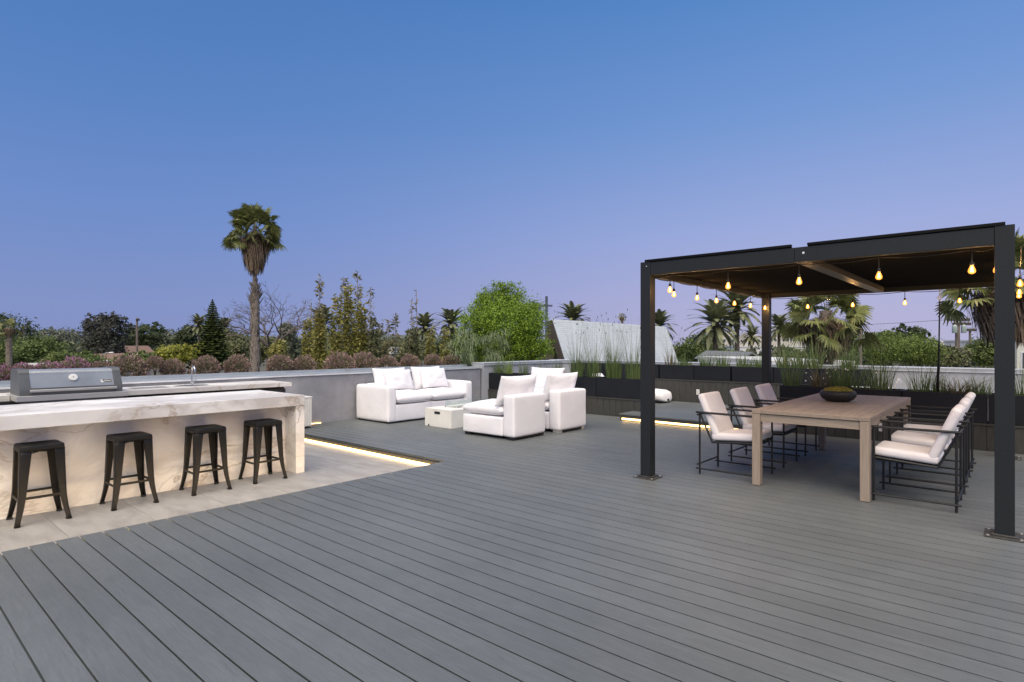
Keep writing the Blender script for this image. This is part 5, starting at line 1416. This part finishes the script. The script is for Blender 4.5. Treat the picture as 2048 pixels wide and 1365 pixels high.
# utility poles and street lamp
POLEW=trunk_mat('pole_wood',(.11,.09,.075),(.21,.175,.15),(5,5,1)); POLEM=mat('pole_grey',(.25,.26,.26),.6)
def upole(u,vt,d,label,arms,trans=False,r_=.15,rot=0):
    x,y=cam_xy(u,d); s_=d/FPX; t=thing('utility_pole',(x,y,GZ),label,'utility pole','utility poles',rz=TH+rot); H=zat(vt,d)-GZ
    b=MB(); b.tube([(0,0,0),(0,0,H)],[r_*1.2,r_*.85],10); build('pole',b,POLEW,t,smooth='angle')
    for (v,l,rr_) in arms:
        z=zat(v,d)-GZ; b=MB(); b.box(l*s_,rr_*s_,-.16,-.06,z-.09,z+.09)
        a=build('crossarm',b,mat('dark_pole_wood',(.07,.058,.05),.9),t)
        n=5; b=MB()
        for k in range(n):
            xx=l*s_+.15+(rr_*s_-l*s_-.3)*k/(n-1); b.lathe([(0,.091),(.05,.091),(.06,.13),(.03,.17),(.045,.21),(0,.23)],8,(xx,-.11,z))
        build('insulators',b,POLEM,a)
    if trans:
        for du in (-9,9):
            z=zat(659,d)-GZ; b=MB(); b.lathe([(0,-.25),(.13,-.25),(.15,-.22),(.15,.2),(.11,.25),(.04,.3),(0,.3)],14,(du*s_,-.14,z)); tr=build('transformer',b,mat('transformer_green',(.36,.44,.42),.45),t,smooth='angle')
    return t
upole(1915,636,38,'wooden utility pole with two crossarms and two transformers',((640,-23,22),(648.5,-12,24)),True)
upole(1940,660,48,'thin pole with short crossarm just right of the transformer pole',((661,-10,10),),r_=.10)
upole(1721,655,30,'plain wooden pole beside the left fan palm',((900,-2,2),),r_=.09)
upole(274,637,62,'slim utility pole among the trees on the left',((640,-3,4),),r_=.12,rot=1.1)
x,y=cam_xy(205,45); t=thing('street_lamp',(x,y,GZ),'street lamp with curved arm left of the tap','street lamp',rz=TH); z=zat(706,45)-GZ
b=MB(); b.tube([(0,0,0),(0,0,z-.35),(.08,0,z-.1),(.3,0,z),(.6,0,z+.02)],[.07,.05,.04,.035,.03],8); build('pole',b,POLEM,t,smooth='angle')
b=MB(); b.box(.55,.85,-.08,.08,z-.02,z+.06); build('lamp_head',b,PLASTW,t,bevel=.02)

# wires
b=MB()
def wire(p,q,sag_): b.tube([tuple(Vector(p).lerp(Vector(q),k/10)+Vector((0,0,-sag_*4*(k/10)*(1-k/10)))) for k in range(11)],.012,4)
a=Vector((*cam_xy(1894,38),zat(640,38))); wire(a,(*cam_xy(1380,75),zat(646,75)),.5)
tag(build('power_line',b,BLACKP),'thin power line sagging left from the transformer pole','wire')

# far wooded ridge
b=MB(); rng=random.Random(6); n=160
vs=[];fs=[]
for i in range(n+1):
    u=-900+ (3800)*i/n; d=900
    hh=(672 if u<1000 else 694)+6*noise.noise(Vector((u*.006,0,0)))+3*noise.noise(Vector((u*.05,3,0)))
    pass
    x,y=cam_xy(u,d); x2,y2=cam_xy(u,d+260)
    vs+=[(*cam_xy(u,d-300),GZ),(x,y,zat(hh+5,d)),(x2,y2,zat(hh,d+260)),(*cam_xy(u,d+700),GZ)]
for i in range(n):
    for k in range(3): a=i*4+k; fs.append((a,a+4,a+5,a+1))
b.add(vs,fs); o=build('hills',b,mat('hazy_wooded_hill',(.10,.12,.105),.95,var=.3,vs=.03),smooth=True); tag(o,'low hazy wooded ridge on the horizon','hills',kind='structure')

# far wood that reads as one mass
b=MB(); rng=random.Random(21)
bl=[]
for u in list(range(-160,1000,24))+list(range(1345,2200,26)):
    d=rng.uniform(115,150); s_=d/FPX; x,y=cam_xy(u+rng.uniform(-8,8),d); top=rng.uniform(668,681) if u<1000 else rng.uniform(690,700); rv=rng.uniform(12,20); ru=rng.uniform(18,30)
    bl.append((x,y,zat(top+rv,d),ru*s_,ru*s_,rv*s_)); bl.append((x,y,zat(top+rv*2.2,d*.96),ru*1.1*s_,ru*1.1*s_,rv*1.4*s_))
leaf_cloud(b,bl,30000,1.15,rng,shell=.35,spread=.42)
o=build('woodland',b,leafmat('far_wood_leaves',(.032,.042,.024),(.090,.100,.058),None,vs=.06,trans=.15),fix=False); tag(o,'distant line of dull green trees along the horizon','woodland',kind='stuff')
